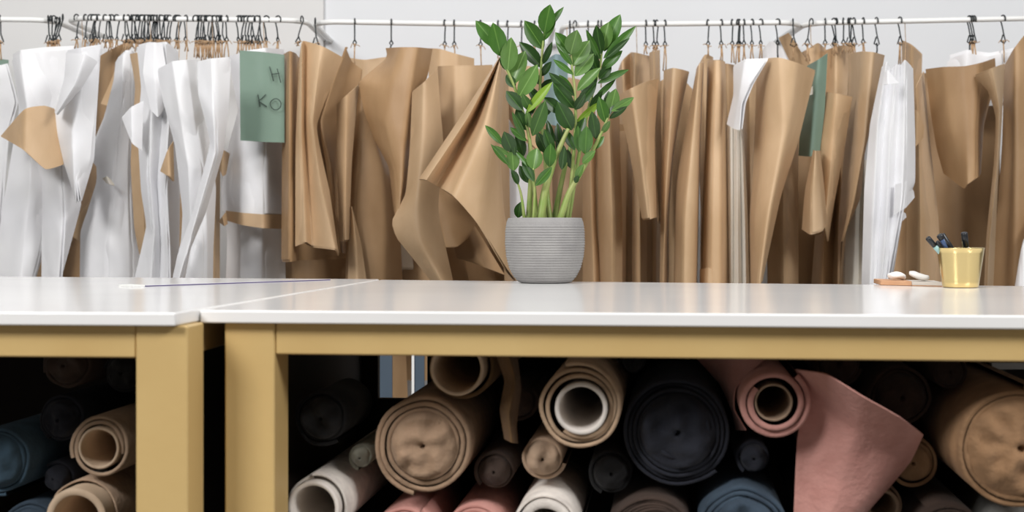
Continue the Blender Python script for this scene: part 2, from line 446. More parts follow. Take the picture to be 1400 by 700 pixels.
# ------------------------------------------------------------------ hanging patterns
GP = {'paper_pattern': 'brown paper patterns hung along the wall', 'cloth_pattern': 'white cloth patterns hung along the wall', 'card_pattern': 'green cards hung along the wall'}
def hang(name, m, label, cols, parts=(), **kw):
    if m is WHITE or m is CREAM:
        kw.setdefault('wr', 0.009); kw.setdefault('ridge', 0.6); kw.setdefault('xk', 0.14); kw.setdefault('rk', 0.12); kw.setdefault('wfreq', 10.0); kw.setdefault('sub', 10); kw.setdefault('rows', 40); kw.setdefault('thick', 0.002)
    brown = m is KRAFT or m is KRAFT2
    if brown and not kw.pop('keep', False):      # hang the backing sheets deeper, give the front ones more relief
        zs = [q for z, _ in cols for q in (z if isinstance(z, (list, tuple)) else [z])]
        lo_, zm = min(zs), sum(zs)/len(zs)
        sh = -9 if zm < 7 else (-4 if zm < 10 else 0)
        ff = lambda q: lo_+(q-lo_)*1.3+sh
        cols = [([ff(q) for q in z] if isinstance(z, (list, tuple)) else ff(z), pp) for z, pp in cols]
    cord = kw.pop('cord', False)
    lay = kw.pop('layers', 1 if brown else (2 if m in (WHITE, CREAM) else 0))
    ws = 2.2 if m is WHITE else 1.0
    o = sheet(name, m, cols, **kw)
    tag(o, label, 'pattern', GP[name])
    tops = [(pp[0][1], pp[0][0], (z[0] if isinstance(z, (list, tuple)) else z)) for z, pp in cols]
    ty = min(t[0] for t in tops)
    if ty < 112 and (cord or (m is WHITE and max(t[2] for t in tops) > 12 and 'pointed top' not in label)):
        ins = sorted(tops[1:-1] or tops)[0]
        y_, x_, z_ = ins
        a_ = P(x_, y_+5, RAIL_D-z_/100-0.001); yr = rail_y(x_); b_ = P(x_, yr, RAIL_D); b_.z -= 0.0066
        v_, f_ = tube([a_, a_.lerp(b_, 0.5)+Vector((0.002, 0, -0.004)), b_], 0.0009, 5)
        obj('tie_cord', v_, f_, JUTE, parent=o)
    for q in range(lay):
        dx = ws*R.uniform(1.0, 2.6)*R.choice((-1, 1)); dy = ws*R.uniform(-2.5, 3.0); sp = ws*R.uniform(-.8, 1.6)
        mid = sum(p[0] for _, pp in cols for p in pp)/sum(len(pp) for _, pp in cols)
        c2 = []
        for z, pp in cols:
            zz = [a-0.4*(q+1) for a in z] if isinstance(z, (list, tuple)) else z-0.4*(q+1)
            c2.append((zz, [(x+dx*(0.3+0.7*k/max(len(pp)-1, 1))+math.copysign(min(abs(x-mid)*0.06, sp), x-mid), y+(dy if k in (0, len(pp)-1) else 0)) for k, (x, y) in enumerate(pp)]))
        sheet('under_layer', m, c2, parent=o, wr=kw.get('wr', 0.004), wfreq=kw.get('wfreq', 9.0), xk=kw.get('xk', 0.3), rk=kw.get('rk', 0.22))
    for (pn, pm, pc) in parts: sheet(pn, pm, pc, parent=o, wr=kw.get('wr', 0.004)*0.5, xk=kw.get('xk', 0.3), rk=kw.get('rk', 0.22))
    return o
K = lambda label, cols, parts=(), **kw: hang('paper_pattern', KRAFT, label, cols, parts, **kw)
K2 = lambda label, cols, parts=(), **kw: hang('paper_pattern', KRAFT2, label, cols, parts, **kw)
W = lambda label, cols, parts=(), **kw: hang('cloth_pattern', WHITE, label, cols, parts, **kw)
G = lambda label, cols, parts=(), **kw: hang('card_pattern', GREEN, label, cols, parts, wr=0.001, thick=0.0018, **kw)

# -- white cloth group
G('dark green card edge hanging behind the leftmost pale sheet', [(-15, [(-45, 80), (-45, 172)]), (-14, [(-15, 79), (-16, 172)]), (-15, [(12, 82), (9, 168)])])
W('pale plain sheet hanging in front of the dark green card edge', [(-10, [(-40, 90), (-40, 470)]), (-7, [(-10, 92), (-12, 300), (-10, 470)]), (-6, [(8, 88), (21, 140), (8, 190), (0, 300), (-5, 470)])])
W('broad white cloth pattern behind the tan curled flap',
  [(2, [(18, 80), (28, 150), (20, 200), (0, 330), (-10, 470)]), (5.5, [(28, 74), (38, 150), (42, 240), (20, 470)]), (4, [(60, 70), (60, 200), (58, 320), (42, 390), (36, 470)]), (1, [(98, 68), (92, 150), (78, 240), (61, 325), (44, 385), (36, 470)])])
K('brown paper sliver showing between two white cloths near the tan flap', [(-5, [(38, 290), (36, 470)]), (-4, [(56, 290), (55, 470)]), (-5, [(78, 290), (80, 470)])])
W('white cloth panel hanging straight below the tan curled flap', [(9, [(60, 180), (61, 330), (62, 470)]), (13, [(80, 180), (86, 300), (74, 470)]), (9, [(104, 200), (106, 280), (80, 378), (60, 470)])])
K('tan curled paper flap pinned over the broad white cloth',
  [(14, [(3, 187), (4, 188)]), (22, [(35, 151), (33, 205)]), (20, [(60, 146), (62, 231)]), (17, [(77, 151), (87, 225)])], wr=0.002, keep=True)
W('white cloth with a folded lapel beside the long slanting brown strip',
  [(17, [(93, 70), (90, 110), (76, 152), (80, 185), (98, 245), (107, 274)]), (21, [(112, 66), (112, 130), (102, 180), (104, 240), (107.5, 275)]), (18, [(136, 62), (134, 90), (129, 160), (125, 218), (108, 276)])],
  parts=[('folded_lapel', WHITE, [(21, [(92, 72), (90, 104), (75, 154)]), (26, [(116, 74), (102, 116), (77, 156)]), (23, [(134, 84), (110, 122), (79, 157)])])])
K2('long slanting brown strip between white cloths with a folded side flap',
  [(-4, [(131, 80), (130, 190), (108, 285), (92, 318), (76, 380), (60, 440)]), (0, [(155, 66), (150, 170), (132, 290), (100, 440)]), (-1, [(180, 54), (160, 130), (152, 190), (125, 330), (118, 440)])],
  parts=[('side_flap', KRAFT, [(-7, [(91, 316), (92, 317)]), (-4, [(128, 268), (113, 334)])]), ('inner_fold', KRAFT, [(-7, [(172, 56), (152, 110), (138, 142)]), (-5, [(180, 58), (162, 120), (148, 145)])])])
W('white cloth with a small tied cord, bulging low beside the slanting brown strip',
  [(3, [(160, 82), (158, 110), (146, 160), (126, 212), (137, 227), (138, 248), (126, 290), (118, 318), (117, 440)]), (7, [(170, 72), (168, 150), (158, 240), (150, 330), (150, 440)]), (6, [(178, 72), (178, 160), (174, 230), (176, 330), (178, 440)]), (3, [(184, 80), (184, 180), (183, 300), (193, 360), (188, 440)])],
  parts=[('tied_cord', CREAM, [(10, [(140, 244), (146, 250)]), (12, [(146, 241), (150, 252)]), (10, [(151, 245), (157, 254)])])])
K('narrow brown strip pressed between two white cloths', [(11, [(178, 74), (185, 120), (179, 220), (184, 310), (191, 348)]), (13, [(188, 72), (193, 130), (194, 230), (199, 351)]), (11, [(196, 80), (200, 200), (204, 350)])], keep=True)
W('white cloth with a pointed side flap beside the narrow brown strip',
  [(17, [(190, 64), (196, 120), (192, 180), (197, 262), (204, 310), (190, 378), (184, 440)]), (21, [(205, 60), (208, 150), (204, 240), (211, 320), (203, 440)]), (18, [(214, 61), (222, 160), (214, 250), (218, 330), (216, 440)]), (21, [(226, 60), (232, 150), (226, 260), (230, 350), (230, 440)]), (14, [(242, 74), (246, 150), (243, 260), (240, 440)])],
  parts=[('side_flap', WHITE, [(22, [(167, 160), (168, 164)]), (25, [(180, 146), (181, 196)]), (23, [(196, 138), (194, 206)])]),
         ('top_collar', WHITE, [(22, [(200, 60), (196, 100), (206, 150)]), (23.5, [(212, 58), (212, 110), (216, 160)]), (22, [(222, 60), (230, 112), (224, 150)])])])
K('tiny brown paper tip poking out between white cloths', [(23, [(221, 232), (222, 234)]), (25, [(230, 205), (231, 240)]), (24, [(237, 193), (238, 248)])], keep=True)
K('thin brown strip deep between two wide white cloths', [(8, [(236, 100), (236, 440)]), (10, [(244, 96), (244, 440)]), (8, [(254, 100), (254, 440)])], keep=True, cord=True)
W('wide smooth white cloth flaring beneath the dense row of hooks',
  [(27, [(217, 94), (224, 140), (240, 200), (250, 290), (248, 330), (237, 378), (230, 440)]), (31, [(236, 84), (245, 150), (258, 230), (262, 330), (258, 440)]), (30, [(255, 82), (265, 160), (275, 230), (278, 330), (276, 440)]), (26, [(270, 82), (285, 180), (290, 260), (286, 340), (284, 440)])], wr=0.008)
W('tapering white cloth crossing over its wide neighbour to a low tip',
  [(36, [(271, 84), (272, 130), (288, 195), (264, 290), (243, 350), (237, 382)]), (39, [(290, 80), (292, 150), (294, 210), (268, 300), (244, 384)]), (36, [(313, 78), (310, 140), (302, 205), (277, 290), (258, 340), (248, 386)])], wr=0.007)
K('brown upright strip under the small curled tab between white cloths', [(6, [(284, 190), (285, 440)]), (10, [(293, 205), (292, 440)]), (7, [(301, 205), (300, 440)])],
  parts=[('curled_tab', KRAFT, [(14, [(297, 206), (296, 216)]), (16, [(305, 205), (304, 240)]), (12, [(314, 210), (309, 238)])])])
W('white cloth hemmed with a brown band below the green lettered card',
  [(10, [(314, 82), (327, 150), (312, 210), (306, 260), (308, 290)]), (15, [(335, 74), (335, 180), (332, 294)]), (16, [(360, 70), (360, 180), (359, 296)]), (8, [(385, 72), (385, 200), (385, 297)])],
  parts=[('hem_band', KRAFT, [(12, [(309, 288), (311, 302)]), (17, [(332, 291), (333, 308)]), (18, [(360, 293), (360, 312)]), (10, [(385, 293), (385, 313)])]),
         ('hem_tab', KRAFT, [(13, [(299, 303), (303, 306)]), (15, [(304, 296), (307, 309)]), (13, [(309, 290), (311, 306)])])])
W('white cloth hanging below the brown hem band', [(3, [(309, 280), (313, 330), (310, 440)]), (9, [(330, 285), (328, 440)]), (10, [(358, 285), (358, 440)]), (3, [(384, 285), (384, 440)])])
card = G('green card with the hand written letters H K O', [(22, [(328, 69), (329, 192)]), (23, [(358, 71), (359, 194)]), (22, [(389, 75), (389, 195)])])
def strokes(lines, d, r=0.0010):
    return join([tube([P(x, y, d) for x, y in l], r, 5) for l in lines])
cl = [((368.5, 91), (371, 100), (374, 111)), ((379, 94), (381.5, 104), (384, 113)), ((371.5, 101.5), (377, 101), (382, 100.5)),
      ((352.5, 129), (354, 138), (355.5, 146)), ((363.5, 129), (358, 134.5), (353.5, 138), (359, 142), (365, 146)),
      tuple((377+7.3*math.cos(a*math.pi/8), 142.6+7.6*math.sin(a*math.pi/8)) for a in range(17))]
for grp in (cl[0:3], cl[3:5], cl[5:6]):
    v, f = strokes(grp, RAIL_D-0.2335)
    obj('letter', v, f, INK, parent=card)

# -- brown cone group
K2('flat wide brown sheet with a rolled upright front edge beside the green lettered card',
  [(14, [(388, 74), (386, 200), (385, 355)]), (19, [(396, 70), (395, 355)]), (17, [(404, 73), (403, 354)]), (9, [(411, 80), (409, 200), (408, 353)]), (5, [(440, 90), (440, 352)]), (2, [(477, 100), (477, 350)])])
K2('low brown sheet peeking out under the rolled edge sheet', [(-2, [(386, 300), (370, 385), (355, 470)]), (1, [(420, 300), (420, 480)]), (-1, [(480, 300), (478, 490)])], keep=True)
K('brown sheet with a raised top corner and cone shaped fold beside the rolled edge sheet',
  [(24, [(410, 84), (406, 200), (406, 335)]), (26, [(413, 60), (412, 180), (418, 331)]), (24, [(416, 56), (418, 180), (428, 336)]), (27, [(440, 63), (428, 165), (438, 250), (458, 340)]), (23, [(468, 78), (433, 172), (450, 260), (463, 348)])])
K2('dark folded brown sheet opening beside the cone shaped fold',
  [(11, [(474, 64), (438, 165), (446, 225), (462, 345)]), (12, [(472, 66), (440, 165), (452, 225), (464, 345)]), (8, [(480, 84), (462, 160), (466, 230), (470, 346)]), (6, [(494, 95), (488, 160), (482, 300), (478, 346)])], keep=True)
K('brown sheet low behind the tall cone pattern top', [(-1, [(472, 80), (474, 300)]), (2, [(500, 84), (500, 300)]), (1, [(531, 80), (535, 300)]), (-1, [(562, 85), (560, 300)])])
K('narrow upright brown strip with a cut lower end beside the wide flat column', [(18, [(462, 141), (463, 230), (467, 328)]), (21, [(474, 130), (473, 220), (472, 328)]), (17, [(490, 116), (481, 220), (477, 328)])], keep=True)
K2('wide brown column with a pale folded lower edge beneath the tall cone pattern',
  [(10, [(492, 112), (479, 220), (476, 330), (472, 600)]), (14, [(495, 125), (492, 220), (489, 330), (488, 600)]), (13, [(502, 150), (522, 230), (526, 330), (522, 600)]), (7, [(508, 180), (540, 250), (548, 340), (560, 600)])], keep=True,
  parts=[('pale_fold', KRAFT, [(16, [(480, 282), (477, 330), (474, 500)]), (18, [(480.5, 282), (486, 330), (492, 480)]), (16, [(481, 283), (494, 335), (506, 420)])])])
K2('tall brown cone pattern with a wide flat top, folding in to a narrow tail',
  [(20, [(529, 67), (530, 80), (494, 112), (500, 150), (515, 192), (534, 228), (541, 290)]), (25, [(548, 66), (532, 120), (528, 170), (540, 235), (543, 298)]), (26, [(570, 66), (560, 130), (552, 200), (550, 250), (545, 300)]), (21, [(591, 68), (584, 105), (568, 140), (560, 220), (553, 270), (547, 302)])])
hang('cloth_pattern', CREAM, 'pale cloth strip showing through the gap beneath the tall cone pattern', [(0, [(528, 190), (533, 290), (538, 368)]), (2, [(540, 190), (545, 300), (550, 366)]), (-1, [(556, 190), (560, 300), (565, 366)])], wr=0.004)
K('brown sheet with a stepped top corner and an outward curling lower edge',
  [(28, [(565, 124), (562, 200), (556, 265), (538, 302), (545, 326), (590, 384), (604, 420)]), (31, [(580, 112), (578, 200), (570, 285), (575, 330), (612, 400)]), (28, [(598, 93), (602, 150), (606, 200), (600, 290), (625, 410)])], keep=True)
K('flat topped brown sheet tucked behind the big diagonal roll', [(18, [(599, 92), (602, 160), (607, 260), (610, 330)]), (21, [(622, 91), (622, 200), (622, 300)]), (20, [(645, 91), (645, 200), (640, 300)]), (16, [(672, 90), (668, 200), (660, 300)])])
K('low stepped brown sheet rising behind the flat topped sheet', [(8, [(587, 66), (588, 200)]), (10, [(602, 67), (602, 200)]), (10, [(625, 74), (625, 200)]), (7, [(648, 80), (648, 200)])])
K('big diagonal brown roll flaring open towards the grey plant pot',
  [(36, [(683, 78), (630, 160), (573, 245)]), (42, [(683.4, 77.5), (640, 160), (583, 246)]), (37, [(684, 79), (648, 165), (597, 254)]), (44, [(684.5, 80), (660, 175), (620, 268)]), (43, [(685, 82), (672, 200), (652, 305)]), (37, [(686, 86), (678, 210), (690, 368)]), (29, [(688, 92), (681, 200), (686, 290), (704, 385)])], rows=30)
K2('layered dark brown flaps with notched edges inside the diagonal roll', [(26, [(556, 281), (563, 290), (588, 334)]), (28, [(574, 252), (592, 300), (606, 336)]), (28, [(600, 256), (612, 300), (625, 337)]), (26, [(642, 285), (650, 305), (640, 325)])],  # shade inside the roll is put into the darker paper colour
  parts=[('lower_flap', KRAFT2, [(15, [(580, 300), (596, 420)]), (18, [(603, 305), (620, 420)]), (16, [(626, 310), (632, 352), (652, 420)])]),
         ('lower_flap', KRAFT2, [(9, [(628, 300), (630, 320), (650, 430)]), (12, [(660, 300), (672, 360), (680, 430)]), (7, [(692, 300), (706, 390), (712, 440)])]),
         ('lower_flap', KRAFT2, [(20, [(610, 300), (625, 352), (640, 356)]), (22, [(632, 300), (650, 345), (664, 366)]), (20, [(650, 310), (680, 360), (690, 376)])])], keep=True)
K2('broad added dark sheet painting shade behind the flaps of the diagonal roll', [(-3, [(552, 230), (552, 520)]), (0, [(600, 230), (600, 520)]), (-1, [(650, 230), (650, 520)]), (-4, [(690, 230), (694, 520)])], keep=True)  # dark sheet added as shade in the open mouth of the roll
K('upright brown strip directly beside the diagonal roll', [(12, [(677, 96), (676, 240), (690, 310), (692, 480)]), (16, [(685, 92), (685, 300), (697, 480)]), (10, [(694, 105), (696, 300), (704, 480)])])
W('white sheet showing low behind the plant stems', [(1, [(690, 150), (690, 480)]), (3, [(706, 150), (708, 480)]), (1, [(722, 150), (724, 480)])], wr=0.004)
K('brown sheet hidden behind the plant leaves beside the blue green card', [(-5, [(690, 96), (700, 480)]), (-2, [(722, 90), (725, 480)]), (-5, [(752, 100), (756, 480)])], keep=True)
K('pointed tan paper tip poking out beside the plant leaves', [(9, [(688, 145), (689, 146)]), (11, [(697, 136), (706, 162), (716, 186)]), (9, [(706, 146), (730, 180), (745, 215)])])
o = hang('card_pattern', mat('blue_green_card', (128, 152, 150), 0.5, rgb2=(112, 134, 142), scale=14), 'blue green card hanging behind the plant leaves', [(3, [(744, 84), (744, 168)]), (6, [(760, 74), (760, 172)]), (4, [(776, 78), (776, 172)])], wr=0.001)
K('brown sheet behind the plant stems beside the narrow strips', [(-3, [(750, 120), (752, 480)]), (1, [(775, 106), (775, 480)]), (-2, [(804, 112), (804, 480)])], cord=True)

# -- narrow brown columns
K2('long added sheet darkening the gaps behind the narrow brown strips', [(-16, [(794, 170), (794, 470)]), (-14, [(830, 160), (830, 470)]), (-15, [(870, 120), (870, 470)]), (-17, [(906, 110), (906, 470)])], keep=True, cord=True)  # added sheet, its dark colour stands in for shade between the strips
K2('dark brown backing sheet behind the short curled tube', [(-12, [(1080, 110), (1080, 470)]), (-10, [(1108, 104), (1108, 470)]), (-12, [(1150, 110), (1150, 470)])], keep=True, cord=True)
K('narrow brown strip with a slanted lower corner beside the grey pot', [(5, [(796, 140), (798, 470)]), (10, [(805, 140), (809, 300), (815, 470)]), (6, [(814, 150), (815, 300), (824, 390), (826, 470)])], keep=True)
K('smooth brown column beside the slanted corner strip', [(8, [(816, 150), (818, 300), (824, 470)]), (14, [(832, 140), (837, 300), (836, 470)]), (9, [(845, 130), (849, 300), (848, 470)])])
K('crumpled brown top showing above the pale angled flap', [(0, [(842, 106), (845, 170)]), (6, [(850, 84), (855, 170)]), (4, [(862, 72), (864, 170)]), (9, [(868, 72), (869, 170)]), (4, [(889, 77), (888, 170)])])
K('dark brown strip beside the smooth column under the pale angled flap', [(3, [(848, 180), (851, 470)]), (8, [(857, 180), (858, 470)]), (4, [(867, 190), (866, 470)])])
K('thin tall brown strip along the side of the pale angled flap', [(7, [(888, 72), (890, 190), (894, 260), (900, 306)]), (11, [(894, 70), (896, 190), (901, 300)]), (7, [(901, 68), (902, 190), (905, 290)])], keep=True)
K('pale brown angled flap narrowing downward beside the plant', [(18, [(843, 132), (856, 185), (878, 299)]), (24, [(862, 121), (872, 190), (886, 298)]), (22, [(882, 112), (885, 190), (892, 296)]), (16, [(899, 107), (893, 190), (896, 295)])])
K('brown strip rising under the tip of the pale angled flap', [(7, [(866, 200), (866, 470)]), (12, [(874, 200), (876, 470)]), (7, [(884, 200), (884, 470)])])
K('dark narrow brown strip below the thin tall strip', [(2, [(884, 230), (884, 470)]), (5, [(892, 230), (892, 470)]), (2, [(902, 230), (900, 470)])])
K('brown column with a curved top narrowing to a curled foot',
  [(13, [(908, 96), (905, 240), (903, 390), (902, 470)]), (18, [(920, 93), (911, 240), (906, 390), (906, 470)]), (17, [(932, 95), (917, 210), (910, 300), (908, 390), (910, 470)]), (12, [(942, 98), (931, 150), (920, 215), (914, 300), (914, 370), (911, 380)])])
K('brown backing sheet between two pale columns', [(4, [(906, 110), (910, 470)]), (8, [(928, 104), (924, 300), (924, 470)]), (5, [(946, 122), (940, 300), (938, 470)])])
K('pale straight brown column widening downward', [(15, [(953, 92), (938, 180), (926, 260), (922, 470)]), (21, [(956, 88), (946, 190), (936, 300), (934, 470)]), (20, [(959, 86), (954, 200), (947, 470)]), (12, [(962, 84), (957, 200), (951, 470)])])
K('thin dark brown sheet with a raised top between two columns', [(3, [(952, 96), (958, 300), (956, 470)]), (6, [(963, 76), (964, 470)]), (4, [(974, 79), (972, 470)])])
K('flat topped brown column with a small curved foot flap', [(13, [(969, 84), (966, 200), (961, 330), (961, 470)]), (18, [(977, 83), (974, 200), (970, 470)]), (18, [(985, 83), (986, 200), (986, 470)]), (12, [(991, 85), (995, 200), (998, 470)])],
  parts=[('foot_flap', KRAFT, [(15, [(957, 368), (956, 440)]), (20, [(968, 366), (966, 440)]), (20, [(978, 370), (977, 440)]), (18, [(985, 384), (984, 440)])])])
K('short brown edge behind the flat topped column', [(6, [(988, 88), (990, 300)]), (8, [(995, 88), (995, 300)]), (6, [(1004, 90), (1000, 300)])])
W('white pattern with a pointed top corner folded over a stack of pale strips',
  [(22, [(1003, 92), (1003, 130), (994, 170)]), (27, [(1018, 84), (1011, 130), (1003, 176)]), (29, [(1047, 83), (1026, 115), (1014, 142), (1011, 178)])],
  parts=[('pale_strip', CREAM, [(15, [(994, 160), (996, 300), (999, 470)]), (16.5, [(999, 160), (1001, 470)]), (15.5, [(1004, 160), (1005, 470)])]),
         ('pale_strip', CREAM, [(16, [(1003, 160), (1004, 470)]), (17.5, [(1007, 160), (1010, 470)]), (16.5, [(1011, 160), (1015, 470)])]),
         ('pale_strip', CREAM, [(16, [(1010, 160), (1014, 300), (1015, 470)]), (17.5, [(1013, 160), (1018, 300), (1021, 470)]), (16, [(1016, 160), (1022, 300), (1026, 470)])])], wr=0.003)
K('dark brown sheet between the pale strips and the wide rolled cone', [(4, [(1014, 112), (1020, 470)]), (9, [(1024, 98), (1028, 470)]), (5, [(1040, 92), (1040, 470)])])
K('wide rolled brown cone with a flared top and long tapering tail',
  [(16, [(1036, 84), (1033, 190), (1027, 300), (1030, 470)]), (23, [(1048, 80), (1046, 190), (1034, 300), (1033, 470)]), (26, [(1066, 79), (1070, 180), (1050, 290), (1036, 400), (1036, 470)]), (25, [(1090, 86), (1080, 180), (1058, 275), (1039, 390)]), (19, [(1114, 96), (1092, 190), (1067, 270), (1042, 385)])])
K('smooth brown column standing behind the tail of the wide rolled cone', [(7, [(1048, 230), (1050, 470)]), (13, [(1070, 190), (1072, 470)]), (7, [(1090, 180), (1090, 470)])])
K('torn slanting brown scrap above the small green card', [(4, [(1066, 53), (1078, 76), (1092, 104)]), (6, [(1079, 46), (1092, 66), (1108, 92)])])
K('torn peaked brown scrap behind the small green card', [(1, [(1092, 74), (1092, 130)]), (4, [(1106, 66), (1106, 130)]), (4, [(1118, 59), (1118, 130)]), (1, [(1128, 68), (1134, 84), (1136, 130)])])
G('small green card curled edge on beside the wide rolled cone', [(11, [(1104, 90), (1096, 150), (1092, 213)]), (18, [(1118, 82), (1112, 150), (1107, 214)]), (17, [(1131, 73), (1127, 150), (1120, 211)])],
  parts=[('pale_tag', CREAM, [(18.5, [(1104, 122), (1104, 131)]), (19, [(1111, 118), (1111, 129)])])])
K('tall brown backing sheets above the flat topped flap', [(2, [(1127, 72), (1126, 175)]), (6, [(1142, 66), (1141, 175)]), (5, [(1152, 64), (1151, 175)]), (2, [(1167, 64), (1163, 175)])])
K('flat topped brown flap slanting down beside the small green card', [(16, [(1130, 126), (1119, 200), (1122, 300)]), (20, [(1144, 128), (1138, 200), (1127, 310)]), (17, [(1164, 133), (1155, 190), (1137, 290), (1131, 330)])], keep=True)
K('short curled brown tube with an open end below the small green card', [(20, [(1112, 205), (1102, 260), (1098, 311)]), (27, [(1114, 206), (1110, 260), (1110, 318)]), (26, [(1118, 206), (1122, 260), (1125, 313)]), (19, [(1121, 206), (1127, 260), (1131, 300)])],
  parts=[('tube_back', KRAFT, [(20, [(1098, 290), (1098, 312)]), (15, [(1108, 290), (1108, 321)]), (15, [(1122, 290), (1122, 320)]), (19, [(1131, 290), (1131, 302)])])])
K2('narrow dark brown strips hanging under the curled tube', [(4, [(1120, 250), (1110, 380), (1104, 470)]), (9, [(1134, 180), (1124, 380), (1120, 470)]), (5, [(1142, 180), (1136, 470)]), (9, [(1150, 180), (1148, 470)]), (5, [(1160, 180), (1158, 470)])])
K('tall tapering brown sheet beside the narrow white cloth', [(8, [(1162, 74), (1156, 200), (1148, 310), (1146, 470)]), (15, [(1178, 71), (1170, 200), (1160, 290), (1151, 340)]), (17, [(1194, 72), (1183, 190), (1168, 275), (1153, 330)]), (12, [(1209, 76), (1196, 150), (1182, 210), (1176, 270), (1156, 314)])])
hang('cloth_pattern', CREAM, 'cream cloth strips hanging below the tall tapering brown sheet', [(8, [(1166, 250), (1156, 330), (1154, 470)]), (10, [(1172, 230), (1164, 470)]), (9, [(1177, 220), (1172, 470)]), (10.5, [(1182, 220), (1178, 470)]), (9, [(1188, 220), (1186, 470)])], wr=0.006)
W('narrow white cloth with ragged side tips and deep upright folds',
  [(28, [(1206, 92), (1190, 170), (1182, 260), (1176, 470)]), (30.5, [(1212, 84), (1200, 170), (1194, 290), (1186, 470)]), (29, [(1218, 96), (1207, 180), (1203, 300), (1192, 470)]), (31, [(1225, 88), (1217, 190), (1212, 300), (1198, 470)]), (29.4, [(1231, 90), (1226, 190), (1220, 290), (1202, 470)]), (31, [(1237, 82), (1236, 190), (1232, 280), (1210, 400)]), (28, [(1245, 90), (1247, 190), (1246, 250), (1224, 305), (1212, 380)])],
  parts=[('ragged_tip', WHITE, [(32, [(1224, 252), (1222, 294)]), (30, [(1240, 248), (1238, 284)]), (27, [(1249, 262), (1250, 270)])]),
         ('ragged_tip', WHITE, [(30, [(1212, 280), (1208, 320)]), (28, [(1224, 282), (1222, 312)]), (26, [(1238, 292), (1239, 297)])]),
         ('folded_corner', WHITE, [(36, [(1209, 98), (1208, 116)]), (37, [(1214, 96), (1214, 115)]), (36, [(1227, 112), (1228, 114)])])], wr=0.005)
K('upright brown sheet with a slanted top behind the narrow white cloth', [(4, [(1233, 57), (1234, 220)]), (8, [(1246, 63), (1246, 220)]), (5, [(1259, 76), (1256, 150), (1252, 220)])])
K('brown sheet with a side flap between the white cloth and the pointed pattern', [(9, [(1246, 150), (1243, 200), (1240, 260), (1238, 470)]), (14, [(1252, 120), (1256, 200), (1258, 300), (1258, 470)]), (10, [(1262, 98), (1270, 200), (1280, 300), (1288, 470)])],
  parts=[('side_flap', KRAFT, [(17, [(1245, 150), (1246, 205)]), (19, [(1254, 152), (1252, 200)]), (17, [(1263, 172), (1262, 188)])])])
K2('brown sheet low beside the notebook and white cloth', [(4, [(1198, 280), (1200, 470)]), (8, [(1222, 280), (1222, 470)]), (8.6, [(1246, 270), (1244, 470)])], keep=True)
K2('flat brown backing sheet behind the pointed pattern', [(2, [(1260, 100), (1272, 470)]), (4, [(1310, 100), (1310, 470)]), (2, [(1366, 110), (1364, 470)])])
K2('tapered brown pattern with a blunt pointed lower tip above the gold cup',
  [(13, [(1266, 96), (1272, 150), (1280, 200), (1290, 237)]), (17, [(1290, 93), (1300, 180), (1317, 257)]), (19, [(1318, 92), (1322, 180), (1323, 252)]), (19, [(1340, 87), (1334, 180), (1334, 243)]), (14, [(1358, 81), (1358, 110), (1342, 170), (1337, 238)])])
K('long pale folded strip beside the tapered pattern', [(22, [(1333, 102), (1352, 125), (1362, 160), (1360, 220), (1350, 330), (1344, 470)]), (27, [(1356, 93), (1366, 150), (1363, 230), (1352, 340), (1347, 470)]), (21, [(1373, 87), (1369, 170), (1364, 250), (1354, 470)])], keep=True)
K2('big brown sheet with a high slanted top next to the long pale strip', [(9, [(1373, 90), (1370, 200), (1358, 360), (1350, 470)]), (15, [(1388, 64), (1386, 470)]), (14, [(1410, 40), (1408, 330), (1402, 470)]), (9, [(1450, 45), (1450, 470)])])
W('crumpled white cloth showing behind the tapered pattern top', [(-2, [(1298, 80), (1300, 140)]), (1, [(1322, 73), (1320, 140)]), (0, [(1350, 77), (1350, 140)]), (-2, [(1385, 70), (1384, 140)])])
W('white cloth corner low in front of the big brown sheet', [(20, [(1389, 392), (1380, 470)]), (22, [(1400, 330), (1396, 470)]), (20, [(1440, 250), (1440, 470)])], wr=0.003)
W('crumpled white cloth tops behind the slanting brown strip', [(-22, [(118, 58), (118, 130)]), (-19, [(138, 52), (138, 130)]), (-20, [(160, 62), (160, 130)]), (-22, [(176, 66), (176, 130)])])
W('thin white fabric scrap showing above the wide rolled cone', [(-6, [(1040, 72), (1040, 120)]), (-5, [(1054, 56), (1056, 120)]), (-6, [(1084, 74), (1084, 120)])], wr=0.003)

# ------------------------------------------------------------------ plant
POTM = mat('grey_ribbed_concrete', (136, 134, 133), 0.85, rgb2=(146, 144, 142), scale=30, bump=0.2, bscale=220)
SOIL = mat('dark_soil', (52, 40, 30), 0.95, rgb2=(80, 62, 46), scale=90, bump=0.8, bscale=120)
STEM = mat('green_stem', (122, 146, 70), 0.45, rgb2=(146, 152, 92), scale=40)
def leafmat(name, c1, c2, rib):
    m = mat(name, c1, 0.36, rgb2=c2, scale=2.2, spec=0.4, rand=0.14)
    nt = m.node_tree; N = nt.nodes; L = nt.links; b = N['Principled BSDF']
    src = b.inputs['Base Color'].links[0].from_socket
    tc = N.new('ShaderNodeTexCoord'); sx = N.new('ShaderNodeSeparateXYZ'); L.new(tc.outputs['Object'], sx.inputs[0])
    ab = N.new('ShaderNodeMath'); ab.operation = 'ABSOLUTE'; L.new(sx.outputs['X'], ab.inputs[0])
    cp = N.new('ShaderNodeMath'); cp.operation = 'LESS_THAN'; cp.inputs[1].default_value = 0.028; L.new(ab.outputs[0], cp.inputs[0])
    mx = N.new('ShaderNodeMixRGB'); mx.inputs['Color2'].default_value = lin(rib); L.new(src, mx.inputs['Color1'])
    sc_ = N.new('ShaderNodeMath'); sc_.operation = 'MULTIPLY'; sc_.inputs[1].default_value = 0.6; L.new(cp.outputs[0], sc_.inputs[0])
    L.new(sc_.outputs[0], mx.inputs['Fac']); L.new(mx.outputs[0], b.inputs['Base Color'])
    return m
